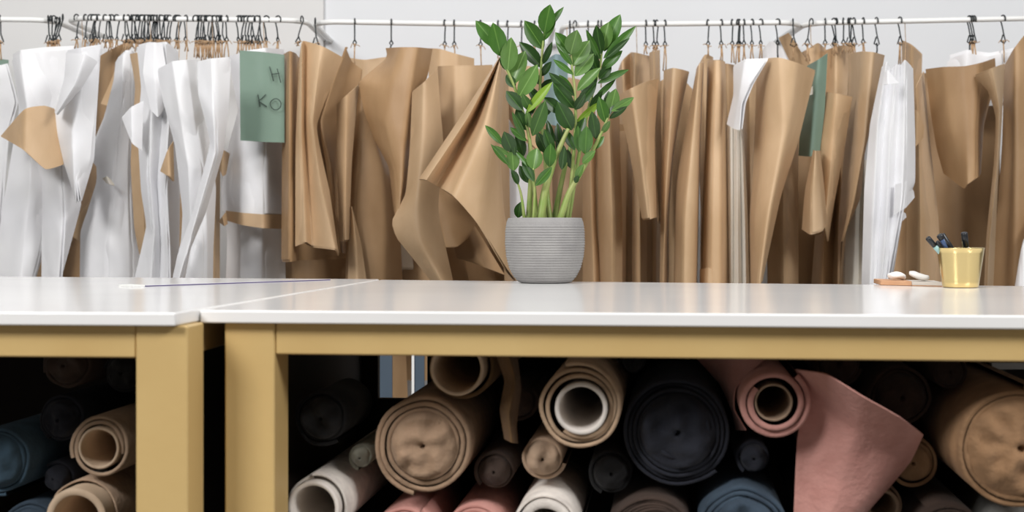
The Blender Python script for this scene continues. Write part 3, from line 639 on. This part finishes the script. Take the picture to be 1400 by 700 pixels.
LEAF = {'l': leafmat('leaf_light', (76, 110, 46), (86, 120, 58), (124, 156, 88)),
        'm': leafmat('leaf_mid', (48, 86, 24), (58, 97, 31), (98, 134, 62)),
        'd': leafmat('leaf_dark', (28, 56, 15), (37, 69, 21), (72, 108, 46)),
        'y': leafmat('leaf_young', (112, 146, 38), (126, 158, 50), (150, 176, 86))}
def leaf_mesh(m):
    # unit leaf: along +Y, width +-0.5, normal +Z, cupped along the midrib
    prof = [(0, .03), (.08, .20), (.2, .37), (.36, .48), (.52, .5), (.68, .44), (.82, .30), (.93, .13), (1, .0)]
    v = []; f = []
    for (t, w_) in prof:
        arch = -0.16*(t-0.45)**2
        for s in (-1, -0.55, 0, 0.55, 1):
            v.append((s*w_, t, arch*1.0+abs(s)**1.3*w_*0.30))
    n = 5
    for i in range(len(prof)-1):
        for k in range(n-1): f.append((i*n+k, i*n+k+1, (i+1)*n+k+1, (i+1)*n+k))
    me = bpy.data.meshes.new('leaf'); me.from_pydata(v, [], f); me.materials.append(m); me.shade_smooth(); return me
LM = {k: leaf_mesh(m) for k, m in LEAF.items()}
PD = 2.235
pc = P(745, 388, PD)
pc.z = TZ
plant = empty('potted_plant', Vector((pc.x, pc.y, TZ)))
tag(plant, 'leafy green plant with glossy leaves in a grey ribbed pot', 'plant')
pxm = PD/F
prof = []
key = [(388.5, 0), (388.5, 33), (387, 37), (380, 43), (368, 49), (352, 53), (334, 54.6), (316, 54.2), (304, 52.5), (298.5, 50.5)]
def kr(y):
    for (a, ra), (b, rb) in zip(key[1:], key[2:]):
        if b <= y <= a: return ra+(rb-ra)*(a-y)/(a-b)
    return key[-1][1]
prof = [(0.0, TZ+0.0005), (33*pxm, TZ+0.0005)]
ytop = 298.5; ybot = 388.0
H0 = TZ; HT = ZC+(HY-ytop)/F*PD
NR = 20
nz_ = 160
for i in range(nz_+1):
    t = i/nz_; y = ybot+(ytop-ybot)*t; z = H0+0.001+(HT-H0-0.001)*t
    rr = kr(y)*pxm
    if y > 309: rr += 0.00055*math.sin(2*math.pi*(y-309)/3.55)
    prof.append((rr, z))
rt = prof[-1][0]
prof += [(rt-0.002, HT+0.0008), (rt-0.006, HT), (rt-0.007, HT-0.02), (rt-0.008, HT-0.025)]
v, f = lathe(prof, (pc.x, pc.y), 64); pot = obj('pot', v, f, POTM, parent=plant)
v = [(pc.x, pc.y, HT-0.008)]; f = []
for k in range(32):
    a = 2*math.pi*k/32; v.append((pc.x+(rt-.0075)*math.cos(a), pc.y+(rt-.0075)*math.sin(a), HT-0.010+0.002*math.sin(5*a)))
for k in range(32): f.append((0, 1+k, 1+(k+1) % 32))
obj('soil', v, f, SOIL, parent=plant)

def stem(path, w0, w1, dz0, dz1, leaves):
    """path pixels bottom->top, widths px, depth offset (m toward camera) at base and top"""
    n = len(path); pts = []
    ps = [Vector((a, b, 0)) for a, b in path]
    m = 18
    for i in range(m+1):
        t = i/m; q = cat_rom(ps, t); pts.append(P(q.x, q.y, PD-(dz0+(dz1-dz0)*t)))
    base = pts[0].copy(); base.z = HT-0.012; 
    pts = [base]+pts
    rs = [w0*pxm/2]+[(w0+(w1-w0)*(i/m)**0.8)*pxm/2 for i in range(m+1)]
    v, f = tube(pts, rs, 8)
    so = obj('stem', v, f, STEM, parent=plant, origin=pts[0])
    ytop_ = path[-1][1]; ybot_ = path[0][1]
    for lf in leaves:
        (bx, by), (tx, ty), wd, kind = lf[:4]
        t = min(max((ybot_-by)/max(ybot_-ytop_, 1), 0), 1)
        d0 = PD-(dz0+(dz1-dz0)*t)-R.uniform(-.003, .006)
        lean = R.uniform(-0.008, 0.02) if len(lf) < 5 else lf[4]
        B = P(bx, by, d0); T = P(tx, ty, d0-lean)
        yv = T-B; L_ = yv.length; yd = yv.normalized()
        view = (Vector((0, 0, ZC))-B).normalized()
        up = view+Vector((R.uniform(-.35, .35), 0, R.uniform(0.0, .35)))
        xd = yd.cross(up).normalized(); zd = xd.cross(yd).normalized()
        wm = wd*pxm*1.08
        M = Matrix(((xd.x*wm, yd.x*L_, zd.x*wm, B.x), (xd.y*wm, yd.y*L_, zd.y*wm, B.y), (xd.z*wm, yd.z*L_, zd.z*wm, B.z), (0, 0, 0, 1)))
        lo = bpy.data.objects.new('leaf', LM[kind]); C.objects.link(lo); lo.parent = so
        lo.matrix_local = Matrix.Translation(-ORG[so.name]) @ M
# left front stem
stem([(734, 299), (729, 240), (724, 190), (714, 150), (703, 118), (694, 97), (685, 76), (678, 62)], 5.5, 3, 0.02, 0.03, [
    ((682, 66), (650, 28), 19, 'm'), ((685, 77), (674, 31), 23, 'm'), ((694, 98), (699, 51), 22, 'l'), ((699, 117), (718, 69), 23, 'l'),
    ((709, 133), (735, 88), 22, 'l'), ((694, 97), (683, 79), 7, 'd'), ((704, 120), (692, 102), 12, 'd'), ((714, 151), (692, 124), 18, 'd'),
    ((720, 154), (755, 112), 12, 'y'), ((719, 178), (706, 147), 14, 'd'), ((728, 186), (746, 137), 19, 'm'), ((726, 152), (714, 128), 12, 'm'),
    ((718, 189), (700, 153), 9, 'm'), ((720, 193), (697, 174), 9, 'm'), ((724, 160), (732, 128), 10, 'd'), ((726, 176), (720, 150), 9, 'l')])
# back top stem
stem([(746, 299), (746, 230), (740, 170), (738, 130), (741, 75), (744, 44)], 6, 3, -0.02, -0.03, [
    ((744, 46), (752, 6), 22, 'm'), ((743, 67), (717, 28), 21, 'm'), ((741, 92), (710, 57), 18, 'd'), ((746, 42), (771, 9), 9, 'm'),
    ((744, 55), (760, 28), 9, 'm'), ((742, 88), (755, 57), 9, 'd'), ((740, 104), (754, 84), 10, 'd'), ((738, 116), (727, 96), 10, 'd'), ((738, 124), (756, 108), 11, 'd'), ((738, 140), (722, 118), 12, 'd'), ((740, 160), (756, 138), 12, 'd')])
# central thin stem
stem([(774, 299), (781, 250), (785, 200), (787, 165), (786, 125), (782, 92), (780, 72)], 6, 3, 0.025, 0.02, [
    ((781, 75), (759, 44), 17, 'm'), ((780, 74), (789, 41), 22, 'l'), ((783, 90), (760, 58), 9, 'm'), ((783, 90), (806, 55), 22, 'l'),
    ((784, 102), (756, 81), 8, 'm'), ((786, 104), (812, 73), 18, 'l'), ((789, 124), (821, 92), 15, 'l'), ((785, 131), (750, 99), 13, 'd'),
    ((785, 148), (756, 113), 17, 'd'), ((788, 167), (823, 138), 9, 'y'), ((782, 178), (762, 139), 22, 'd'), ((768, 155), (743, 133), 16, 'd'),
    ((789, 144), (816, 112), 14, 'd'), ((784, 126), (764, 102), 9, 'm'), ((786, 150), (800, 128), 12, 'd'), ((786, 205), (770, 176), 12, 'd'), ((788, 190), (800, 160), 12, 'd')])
# right back stem
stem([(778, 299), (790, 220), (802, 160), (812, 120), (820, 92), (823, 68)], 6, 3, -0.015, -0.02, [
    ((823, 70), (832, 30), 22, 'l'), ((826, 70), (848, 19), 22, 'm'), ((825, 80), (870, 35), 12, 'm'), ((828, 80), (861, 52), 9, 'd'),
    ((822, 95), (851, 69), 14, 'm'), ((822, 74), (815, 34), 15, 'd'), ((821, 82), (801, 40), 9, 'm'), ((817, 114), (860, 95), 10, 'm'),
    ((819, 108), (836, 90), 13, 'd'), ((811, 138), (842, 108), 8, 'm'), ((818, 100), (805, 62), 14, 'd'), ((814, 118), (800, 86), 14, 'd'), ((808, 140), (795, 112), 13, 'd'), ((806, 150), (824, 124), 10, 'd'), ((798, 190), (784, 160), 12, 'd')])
# right low stem
stem([(766, 299), (778, 264), (794, 236), (810, 207), (824, 178), (833, 156)], 10, 3, 0.035, 0.04, [
    ((833, 158), (832, 124), 14, 'd'), ((834, 154), (842, 121), 17, 'l'), ((836, 152), (867, 133), 11, 'l'), ((833, 162), (858, 145), 8, 'd'),
    ((828, 168), (819, 132), 15, 'm'), ((823, 182), (834, 165), 8, 'l'), ((812, 204), (826, 186), 9, 'm'), ((800, 211), (802, 172), 18, 'm'),
    ((796, 223), (814, 206), 11, 'l'), ((787, 246), (798, 224), 10, 'l'), ((815, 190), (809, 152), 15, 'd'), ((786, 250), (791, 240), 7, 'd'), ((792, 208), (790, 172), 12, 'm')])
stem([(739, 299), (745, 262), (756, 224), (767, 198), (777, 176)], 13, 5, 0.035, 0.03, [((768, 232), (772, 200), 11, 'd'), ((757, 212), (744, 176), 13, 'd'), ((751, 228), (753, 196), 16, 'm')])
stem([(758, 299), (765, 262), (773, 226), (781, 196)], 9, 5, 0.01, 0.0, [((766, 205), (762, 168), 12, 'd'), ((775, 220), (760, 190), 12, 'd')])
stem([(752, 299), (749, 275), (748, 250), (750, 220)], 8, 5, 0.02, 0.01, [((748, 210), (734, 180), 15, 'd'), ((757, 200), (748, 164), 10, 'd')])
stem([(723, 299), (725, 262), (726, 225), (724, 195)], 9, 5, 0.0, 0.0, [((716, 214), (706, 180), 14, 'd'), ((708, 298), (712, 276), 13, 'd'), ((722, 250), (710, 226), 12, 'd'), ((728, 230), (738, 204), 13, 'd')])
stem([(717, 299), (712, 264), (702, 234)], 5, 2, 0.03, 0.045, [
    ((702, 234), (700, 203), 17, 'l'), ((696, 226), (671, 197), 8, 'm'), ((701, 208), (689, 180), 18, 'd'), ((688, 198), (663, 171), 10, 'm'), ((703, 212), (704, 191), 8, 'd'), ((709, 252), (699, 232), 10, 'd'), ((699, 214), (676, 199), 6, 'l')])
stem([(729, 299), (731, 262), (729, 230)], 4, 2, 0.045, 0.05, [((729, 232), (734, 202), 21, 'l'), ((732, 254), (755, 228), 12, 'm'), ((728, 232), (702, 204), 6, 'm'), ((730, 248), (714, 216), 12, 'd')])
stem([(770, 299), (776, 276), (782, 250), (786, 225)], 7, 4, 0.0, 0.0, [((780, 230), (776, 204), 11, 'd')])

# ------------------------------------------------------------------ pen cup, notebook, chalk, ruler
GOLD = mat('satin_gold', (222, 199, 142), 0.24, metal=1.0)
cc = tp(1313, 393.0)
cc = Vector((cc.x, cc.y, TZ)); cm = cc.y/F
cup = empty('pen_cup', cc); tag(cup, 'gold metal cup holding pens beside the notebook', 'cup')
zt = ZC+(HY-339.5)*cm
prof = [(0, TZ+.0005), (22.5*cm, TZ+.0005), (23.8*cm, TZ+.0015)]+[((23.8+(31.5-23.8)*t/8)*cm, TZ+.0015+(zt-TZ-.0015)*t/8) for t in range(1, 9)]
prof += [(32.2*cm, zt+.0006), (31.6*cm, zt+.0012), (30.6*cm, zt), (23*cm, TZ+.003), (0, TZ+.003)]
v, f = lathe(prof, (cc.x, cc.y), 56); obj('cup_body', v, f, GOLD, parent=cup)
def pen(label, tip, dirpx, wpx, segs, name='pen', lean=0.01):
    """pen from its upper end tip (px) running down along dirpx into the cup; segs [(fraction_to, material)]"""
    A = P(tip[0], tip[1], cc.y-0.008); Bp = P(tip[0]+dirpx[0], tip[1]+dirpx[1], cc.y+lean)
    r = wpx*cm/2
    root = empty(name, Bp); tag(root, label, 'pen')
    t0 = 0
    for (pn, t1, m, rr) in segs:
        pts = [A.lerp(Bp, t0), A.lerp(Bp, t0+0.012), A.lerp(Bp, t1-0.006), A.lerp(Bp, t1)]
        v, f = tube(pts, [r*rr*0.82, r*rr, r*rr, r*rr*0.9], 12); obj(pn, v, f, m, parent=root); t0 = t1
    return root
BLK = mat('black_plastic', (28, 30, 34), 0.3); TEAL = mat('pale_teal_plastic', (150, 186, 184), 0.35); BLUE = mat('steel_blue_plastic', (62, 82, 118), 0.3); GRY = mat('dark_grey_plastic', (78, 76, 70), 0.35)
SILV = mat('silver_metal', (190, 190, 190), 0.25, metal=1.0)
p = pen('pale teal pen with a black cap leaning low in the gold cup', (1268, 325), (44, 50), 7.5, [('pen_cap', 0.22, BLK, 1.0), ('pen_barrel', 1.0, TEAL, 1.0)])
p = pen('slim black pen between the teal and blue pens in the gold cup', (1281, 330), (34, 48), 5, [('pen_cap', 0.25, BLK, 1.0), ('pen_barrel', 1.0, BLK, 0.9)], lean=0.014)
p = pen('steel blue pen with a black cap leaning in the gold cup', (1284, 321), (36, 56), 8.5, [('pen_cap', 0.10, BLK, 1.05), ('pen_barrel', 1.0, BLUE, 1.0)], lean=0.004)
p = pen('black clip topped pen leaning against the blue pen in the gold cup', (1288, 320), (38, 58), 7, [('pen_cap', 0.5, BLK, 1.0), ('pen_barrel', 1.0, BLK, 0.9)], lean=-0.008)
p = pen('upright thick black marker with a grey panel in the gold cup', (1318, 318), (6, 60), 9, [('marker_cap', 0.33, BLK, 1.0), ('cap_band', 0.37, mat('white_plastic', (225, 225, 222), 0.4), 1.02), ('marker_barrel', 1.0, GRY, 0.95)])

# notebook
nb = [tp(1204, 390.0), tp(1290, 392.0), tp(1291, 387.8), tp(1207, 387.0)]
nb[2] = nb[1]+(Vector((-uR.y, uR.x, 0)))*0.075; nb[3] = nb[0]+(Vector((-uR.y, uR.x, 0)))*0.075
NBH = 0.0072
book = empty('notebook', Vector((nb[0].x, nb[0].y, TZ))); tag(book, 'thin kraft covered notebook with pale pages under the white chalk pieces', 'notebook')
def lerp4(a, b): return [nb[0].lerp(nb[1], a), nb[0].lerp(nb[1], b), nb[3].lerp(nb[2], b), nb[3].lerp(nb[2], a)]
KRED = mat('tan_cover', (196, 146, 108), 0.6, rgb2=(206, 158, 120), scale=40); PAGE = mat('grey_pages', (205, 196, 186), 0.7)
q = lerp4(0, 0.5); v, f = prism([p.xy for p in q], TZ+.0003, TZ+NBH); bevel(obj('cover', v, f, KRED, parent=book, smooth=False), 0.0008)
q = lerp4(0.502, 1.0); v, f = prism([p.xy for p in q], TZ+.0013, TZ+NBH-.0008); bevel(obj('page_block', v, f, PAGE, parent=book, smooth=False), 0.0006)
q = lerp4(0.502, 1.0); v, f = prism([p.xy for p in q], TZ+.0003, TZ+.0012); obj('back_cover', v, f, KRED, parent=book, smooth=False)

CHALK = mat('white_chalk', (240, 238, 234), 0.8, bump=0.2, bscale=60)
def blob(label, c, ax, ay, az, tilt, yaw, seed):
    v = []; f = []; n = 20; m = 12
    ct = Matrix.Rotation(yaw, 4, 'Z') @ Matrix.Rotation(tilt, 4, 'Y')
    for j in range(m+1):
        th = math.pi*j/m
        for k in range(n):
            a = 2*math.pi*k/n
            q = Vector((math.sin(th)*math.cos(a), math.sin(th)*math.sin(a), math.cos(th)))
            s = 1+0.12*noise.noise(q*2.0+Vector((seed, 0, 0)))
            e = Vector((math.copysign(abs(q.x)**0.8, q.x)*ax*s, q.y*ay*s, math.copysign(abs(q.z)**0.75, q.z)*az*s))
            e.z += 0.25*az*math.sin(e.x/ax*2.5+seed)
            v.append(ct @ e)
    for j in range(m):
        for k in range(n): f.append((j*n+k, (j+1)*n+k, (j+1)*n+(k+1) % n, j*n+(k+1) % n))
    zmin = min(q.z for q in v)
    v = [q+Vector((c.x, c.y, TZ+NBH-zmin)) for q in v]
    return tag(obj('chalk_piece', v, f, CHALK), label, 'chalk')
bc = nb[0].lerp(nb[1], 0.42)+Vector((0.004, 0.036, 0))
blob('white tailor chalk lump with an upturned edge lying on the notebook', nb[0].lerp(nb[1], 0.36)+Vector((0, 0.035, 0)), 0.0135, 0.012, 0.0055, 0.18, 0.2, 1.0)
blob('smooth oval white tailor chalk sloping down on the notebook', nb[0].lerp(nb[1], 0.70)+Vector((0, 0.028, 0)), 0.0150, 0.011, 0.0050, 0.22, -0.2, 4.0)

# flat ruler on the left table
ra = tp(181, 392.5, ZL); rb = tp(452, 383.2, ZL); rd = (rb-ra).normalized(); rn = Vector((-rd.y, rd.x, 0))
ru = empty('flat_ruler', Vector((ra.x, ra.y, ZL))); tag(ru, 'thin white ruler with a dark purple edge line lying flat on the table', 'ruler')
def strip(name, a, b, o0, o1, z0, z1, m):
    pts = [a+rn*o0, b+rn*o0, b+rn*o1, a+rn*o1]; v, f = prism([p.xy for p in pts], z0, z1); return obj(name, v, f, m, parent=ru, smooth=False)
strip('ruler_blade', ra, rb, 0.002, 0.030, ZL+.0002, ZL+.0012, mat('pale_ruler', (222, 222, 226), 0.2))
strip('edge_line', ra+rd*0.02, rb, 0.0, 0.0018, ZL+.0002, ZL+.0014, mat('purple_line', (88, 78, 120), 0.4))
strip('end_tab', ra-rd*0.002, ra+rd*0.018, -0.004, 0.0335, ZL+.0002, ZL+.0030, mat('white_plastic', (225, 225, 222), 0.4))

# ------------------------------------------------------------------ fabric rolls under the tables
def fab(name, c, c2=None, rough=0.9, bump=0.35, sc_=40):
    return mat('fabric_'+name, c, rough, rgb2=c2 or tuple(min(255, int(v*1.12)+3) for v in c), scale=sc_, bump=bump, bscale=160, sheen=0.08)
CARD = mat('cardboard_tube', (206, 182, 156), 0.8, rgb2=(190, 166, 140), scale=30)
CARDW = mat('white_paper_tube', (222, 214, 206), 0.7)
def roll(label, c, rpx, core, m, d=1.585, length=0.40, pitch=0.0052, yaw=-0.11, coremat=CARD, corewall=5, protrude=0.012, wob=0.05, tucked=None, squash=1.0, pitchv=0.0, off=(0, 0), name='fabric_roll', endang=None):
    """c centre px, rpx outer radius px, core outer radius px or 0"""
    SEED[0] += 1; sd = SEED[0]*1.37
    k = 1.58/F; length = max(length-(d-1.58), 0.12)
    Rm = rpx*k; rc = core*k
    ax = Vector((-math.sin(yaw)*math.cos(pitchv), math.cos(yaw)*math.cos(pitchv), math.sin(pitchv))); sx_ = Vector((math.cos(yaw), math.sin(yaw), 0)); up = sx_.cross(ax)
    o = P(c[0], c[1], 1.58)+ax*(d-1.58-0.115*(c[0]-560)/F*1.58)
    def T(x, y, z): return o+sx_*x+ax*y+up*z
    root = empty(name, T(0, length/2, -Rm*squash)); tag(root, label, 'fabric roll', 'fabric rolls under the tables')
    ox, oz = off[0]*k, off[1]*k
    if core:
        ri = (core-corewall)*k; n = 36; v = []; f = []
        ringsd = [(ri, length), (ri, -protrude+.001), (ri+.0006, -protrude), (rc-.0006, -protrude), (rc, -protrude+.001), (rc, length)]
        for (r_, y_) in ringsd:
            for q in range(n):
                a = 2*math.pi*q/n
                s = 1+0.02*noise.noise(Vector((math.cos(a), math.sin(a), sd)))
                v.append(T(r_*s*math.cos(a)+ox, y_+0.0015*noise.noise(Vector((math.cos(a)*2, math.sin(a)*2, sd))), r_*s*math.sin(a)+oz))
        for i in range(len(ringsd)-1):
            for q in range(n): f.append((i*n+q, (i+1)*n+q, (i+1)*n+(q+1) % n, i*n+(q+1) % n))
        obj('core_tube', v, f, coremat, parent=root)
    r0 = max(rc+0.0004, 0.004)
    seg = 40; th = pitch*0.80; turns = max(1.0, (Rm-r0-th)/pitch); N = int(turns*seg); 
    v = []; f = []; ph0 = R.uniform(0, 6.28) if endang is None else endang-2*math.pi*turns
    for i in range(N+1):
        t = i/seg; a = ph0+2*math.pi*t
        r_ = r0+pitch*t
        fr_ = (r_-r0)/max(Rm-r0, 1e-4)
        s = 1+wob*fr_*noise.noise(Vector((math.cos(a)*1.3, math.sin(a)*1.3, sd+fr_*1.2)))
        ye = 0.007*noise.noise(Vector((t*1.7, sd, 0)))+0.004*noise.noise(Vector((t*7.0, sd, 4)))+0.004*fr_
        cxo, czo = ox*(1-fr_), oz*(1-fr_)
        for (rr, yy) in ((r_, ye+0.0012), (r_+th*0.5, ye), (r_+th, ye+0.0012), (r_+th, length), (r_, length)):
            v.append(T(rr*s*math.cos(a)+cxo, yy, rr*s*math.sin(a)*squash+czo))
    for i in range(N):
        b0, b1 = i*5, (i+1)*5
        for q in range(4): f.append((b0+q, b0+q+1, b1+q+1, b1+q))
    fo = obj('wound_fabric', v, f, m, parent=root)
    if tucked:
        n = 40; v = [T(0, 0.006, 0)]; f = []; ringn = 9; rt_ = tucked*k
        for j in range(1, ringn+1):
            for q in range(n):
                a = 2*math.pi*q/n; r_ = rt_*j/ringn
                y_ = -0.006*(1-(j/ringn)**2)+0.012*noise.noise(Vector((r_*math.cos(a)*60, r_*math.sin(a)*60, sd)))-0.004
                if j == ringn: y_ = 0.004
                v.append(T(r_*math.cos(a), y_, r_*math.sin(a)*squash))
        for q in range(n): f.append((0, 1+(q+1) % n, 1+q))
        for j in range(ringn-1):
            for q in range(n): f.append((1+j*n+q, 1+j*n+(q+1) % n, 1+(j+1)*n+(q+1) % n, 1+(j+1)*n+q))
        obj('tucked_end', v, f, m, parent=root)
    return root
TAN = fab('tan_linen', (150, 124, 100)); OLIVE = fab('olive_brown', (92, 68, 40)); LINEN = fab('pale_linen', (172, 146, 120)); NAVY = fab('navy', (24, 26, 36))
BLACK = fab('black', (13, 12, 14)); PINK = fab('pink', (188, 134, 124), (198, 145, 135)); BROWN = fab('dark_brown', (54, 40, 32)); DENIM = fab('denim', (46, 60, 74)); GREY = fab('grey', (136, 134, 129))
CAMEL = fab('camel', (136, 104, 74)); BLUEF = fab('dull_blue', (56, 78, 94)); WHT = fab('off_white', (208, 200, 192)); GRNGREY = fab('green_grey', (104, 102, 90)); BEIGE = fab('beige', (162, 138, 116))
# every roll is given by its centre and radius where its cross-section meets the nominal distance, so neighbours lie side by side
ol = roll('olive brown fabric roll with a wide pale tube above the tan linen roll', (632, 506), 45, 37, OLIVE, d=1.60, pitch=0.0055, corewall=5, protrude=0.02, off=(-6, 3), wob=0.06)
sheet('loose_flap', OLIVE, [(2, [(676, 478), (690, 520), (684, 560), (690, 600)]), (4, [(692, 476), (704, 520), (696, 565), (700, 605)]), (1, [(706, 480), (712, 530), (706, 580), (708, 606)])], parent=ol, D0=1.60, wr=0.004)
roll('large tan linen roll with a folded closed end under the olive roll', (578, 610), 71, 0, TAN, pitch=0.0065, tucked=46, wob=0.05)
roll('pale linen roll with a thick white tube between the olive and navy rolls', (792, 548), 59, 35, LINEN, d=1.56, pitch=0.0055, coremat=CARDW, corewall=6, protrude=0.006, off=(6, -3), wob=0.08)
roll('small beige roll squeezed below the pale linen roll', (742, 627), 32, 0, BEIGE, d=1.60, tucked=24)
roll('off white crumpled roll beside the brown roll with the grey tube', (750, 712), 47, 38, WHT, d=1.56, coremat=WHT, corewall=11, pitch=0.004, wob=0.10, protrude=0.004)
roll('big navy fabric roll between the linen and pink rolls', (926, 588), 76, 0, NAVY, d=1.60, tucked=52, wob=0.05)
pk = roll('pink fabric roll with a loose trailing sheet beside the navy roll', (1052, 541), 50, 25, PINK, d=1.56, pitch=0.0078, corewall=3, protrude=-0.004, coremat=BEIGE, wob=0.06, endang=0.9)
sheet('loose_end', PINK, [([2, 0, 0, 0], [(1088, 505), (1102, 540), (1090, 600), (1085, 700)]), ([7, 1, 0, 0], [(1130, 512), (1130, 560), (1110, 620), (1100, 730)]), ([9, 3, 1, 1], [(1180, 542), (1172, 590), (1150, 660), (1120, 740)]), ([7, 1, 0, 0], [(1230, 570), (1215, 620), (1190, 670), (1130, 745)]), ([2, -2, -3, -3], [(1262, 594), (1245, 630), (1212, 670), (1140, 750)])], parent=pk, D0=1.545, wr=0.004)
sheet('outer_wrap', PINK, [(2, [(1046, 490), (1006, 530), (1004, 560), (1020, 588)]), (0, [(1005, 489), (994, 520), (1000, 555), (1012, 588)]), (-6, [(952, 489), (984, 525), (1000, 560), (1006, 588)])], parent=pk, D0=1.60, wr=0.002)
roll('large camel fabric roll with a folded end beside the pink trailing sheet', (1362, 592), 82, 0, CAMEL, d=1.55, tucked=64, pitch=0.0065, wob=0.05)
for lab, c, r, m, d in (
        ('dark brown fabric roll lying behind the camel roll', (1235, 545), 45, BROWN, 1.66),
        ('small green grey roll between the black roll and the off white tube', (487, 630), 20, GRNGREY, 1.60),
        ('dusty pink roll under the large tan linen roll', (545, 745), 51, PINK, 1.60),
        ('dusty pink roll beside the off white crumpled roll', (650, 735), 45, PINK, 1.60),
        ('black fabric roll under the gap of the linen and navy rolls', (835, 650), 33, BLACK, 1.62),
        ('dark brown roll behind the loose olive flap', (700, 560), 29, BROWN, 1.66),
        ('dark brown roll between the tan linen roll and small beige roll', (672, 650), 30, BROWN, 1.62),
        ('thin black roll wedged high between the linen and navy rolls', (864, 497), 21, BLACK, 1.64),
        ('dark brown roll behind the upper pink trailing sheet', (1130, 600), 40, BROWN, 1.68),
        ('dark brown roll behind the lower pink trailing sheet', (1128, 700), 39, BROWN, 1.68),
        ('dark brown roll above the pink trailing sheet', (1150, 500), 35, BROWN, 1.66),
        ('camel coloured roll below the dark brown roll beside the pink trailing sheet', (1250, 635), 37, CAMEL, 1.66),
        ('slim dark brown roll on top of the camel roll', (1300, 510), 26, BROWN, 1.66),
        ('small navy roll between the pink roll and denim roll', (1030, 625), 25, NAVY, 1.62),
        ('denim blue fabric roll below the pink roll', (1015, 715), 61, DENIM, 1.58),
        ('grey fabric roll below the camel roll', (1396, 745), 57, GREY, 1.57)):
    roll(lab, c, r, 0, m, d=d, tucked=r*0.72, wob=0.08)
roll('black fabric roll next to the brass leg', (436, 574), 40, 0, BLACK, d=1.58, length=0.14, tucked=29, wob=0.08)
roll('off white roll with a dark open tube beside the brass leg', (434, 690), 44, 36, WHT, d=1.56, coremat=CARDW, corewall=6, pitch=0.0035, protrude=0.01)
roll('dark brown roll with a grey tube below the navy roll', (890, 735), 61, 34, BROWN, d=1.58, coremat=GREY, corewall=33.5, pitch=0.0035, protrude=0.006, off=(8, 6))
roll('beige crumpled roll with an open end under the pink trailing sheet', (1212, 698), 30, 23, BEIGE, d=1.68, coremat=BEIGE, corewall=5, pitch=0.004, wob=0.12)
roll('brown striped roll below the camel roll', (1290, 725), 47, 0, BROWN, d=1.60, pitch=0.0045, wob=0.05)
# left table
for lab, c, r, m, d in (
        ('dark brown knitted roll above the navy roll', (55, 508), 37, BROWN, 1.60),
        ('navy fabric roll under the dark brown knitted roll', (48, 584), 37, NAVY, 1.60),
        ('dull blue fabric roll beside the navy roll', (-30, 640), 51, BLUEF, 1.57),
        ('small navy roll beside the bare cardboard tube roll', (42, 668), 25, NAVY, 1.60),
        ('black fabric roll above the grey beige open tube roll', (130, 520), 33, BLACK, 1.62),
        ('dark denim fabric roll at the lower side of the cardboard tube roll', (12, 745), 51, DENIM, 1.58)):
    roll(lab, c, r, 0, m, d=d, tucked=r*0.72, wob=0.08)
roll('grey beige fabric roll with an open tube beside the brass leg', (136, 612), 45, 29, BEIGE, d=1.54, pitch=0.0052, corewall=4, protrude=0.002)
roll('bare beige cardboard tube roll below the grey beige roll', (113, 706), 46, 43, BEIGE, d=1.54, corewall=10, pitch=0.003, protrude=0.02)

# ------------------------------------------------------------------ low boards by the wall
BB = mat('blue_grey_board', (72, 86, 100), 0.5, rgb2=(62, 75, 88), scale=8)
def board(label, x0, x1, y0, d=2.92):
    a = P(x0, y0, d); b = P(x1, y0, d)
    root = empty('storage_board', Vector((a.x, d, 0))); tag(root, label, 'board', 'boards standing behind the table')
    v, f = boxv(a.x+0.0055, b.x, d, d+0.014, 0, a.z); obj('board_face', v, f, BB, parent=root, smooth=False)
    v, f = boxv(a.x, a.x+0.0052, d-0.004, d+0.016, 0, a.z); obj('pale_edge', v, f, RAILM, parent=root, smooth=False)
board('blue grey board with a pale edge standing beside the black roll', 504, 536, 470)
board('narrow blue grey board with a pale edge standing behind the olive roll', 563, 580, 470)
bd = 1.84
a = P(1356, 496, bd); b = P(1440, 505, bd)
lb_ = empty('low_bar', Vector((a.x, bd, SHELF))); tag(lb_, 'low white bar on dark feet behind the camel roll', 'bar')
v, f = boxv(a.x, b.x, bd, bd+0.012, b.z, a.z); obj('white_bar', v, f, RAILM, parent=lb_, smooth=False)
for xx in (a.x+0.004, b.x-0.02):
    v, f = boxv(xx, xx+0.014, bd+0.001, bd+0.011, SHELF+.0008, b.z); obj('dark_foot', v, f, BLK, parent=lb_, smooth=False)
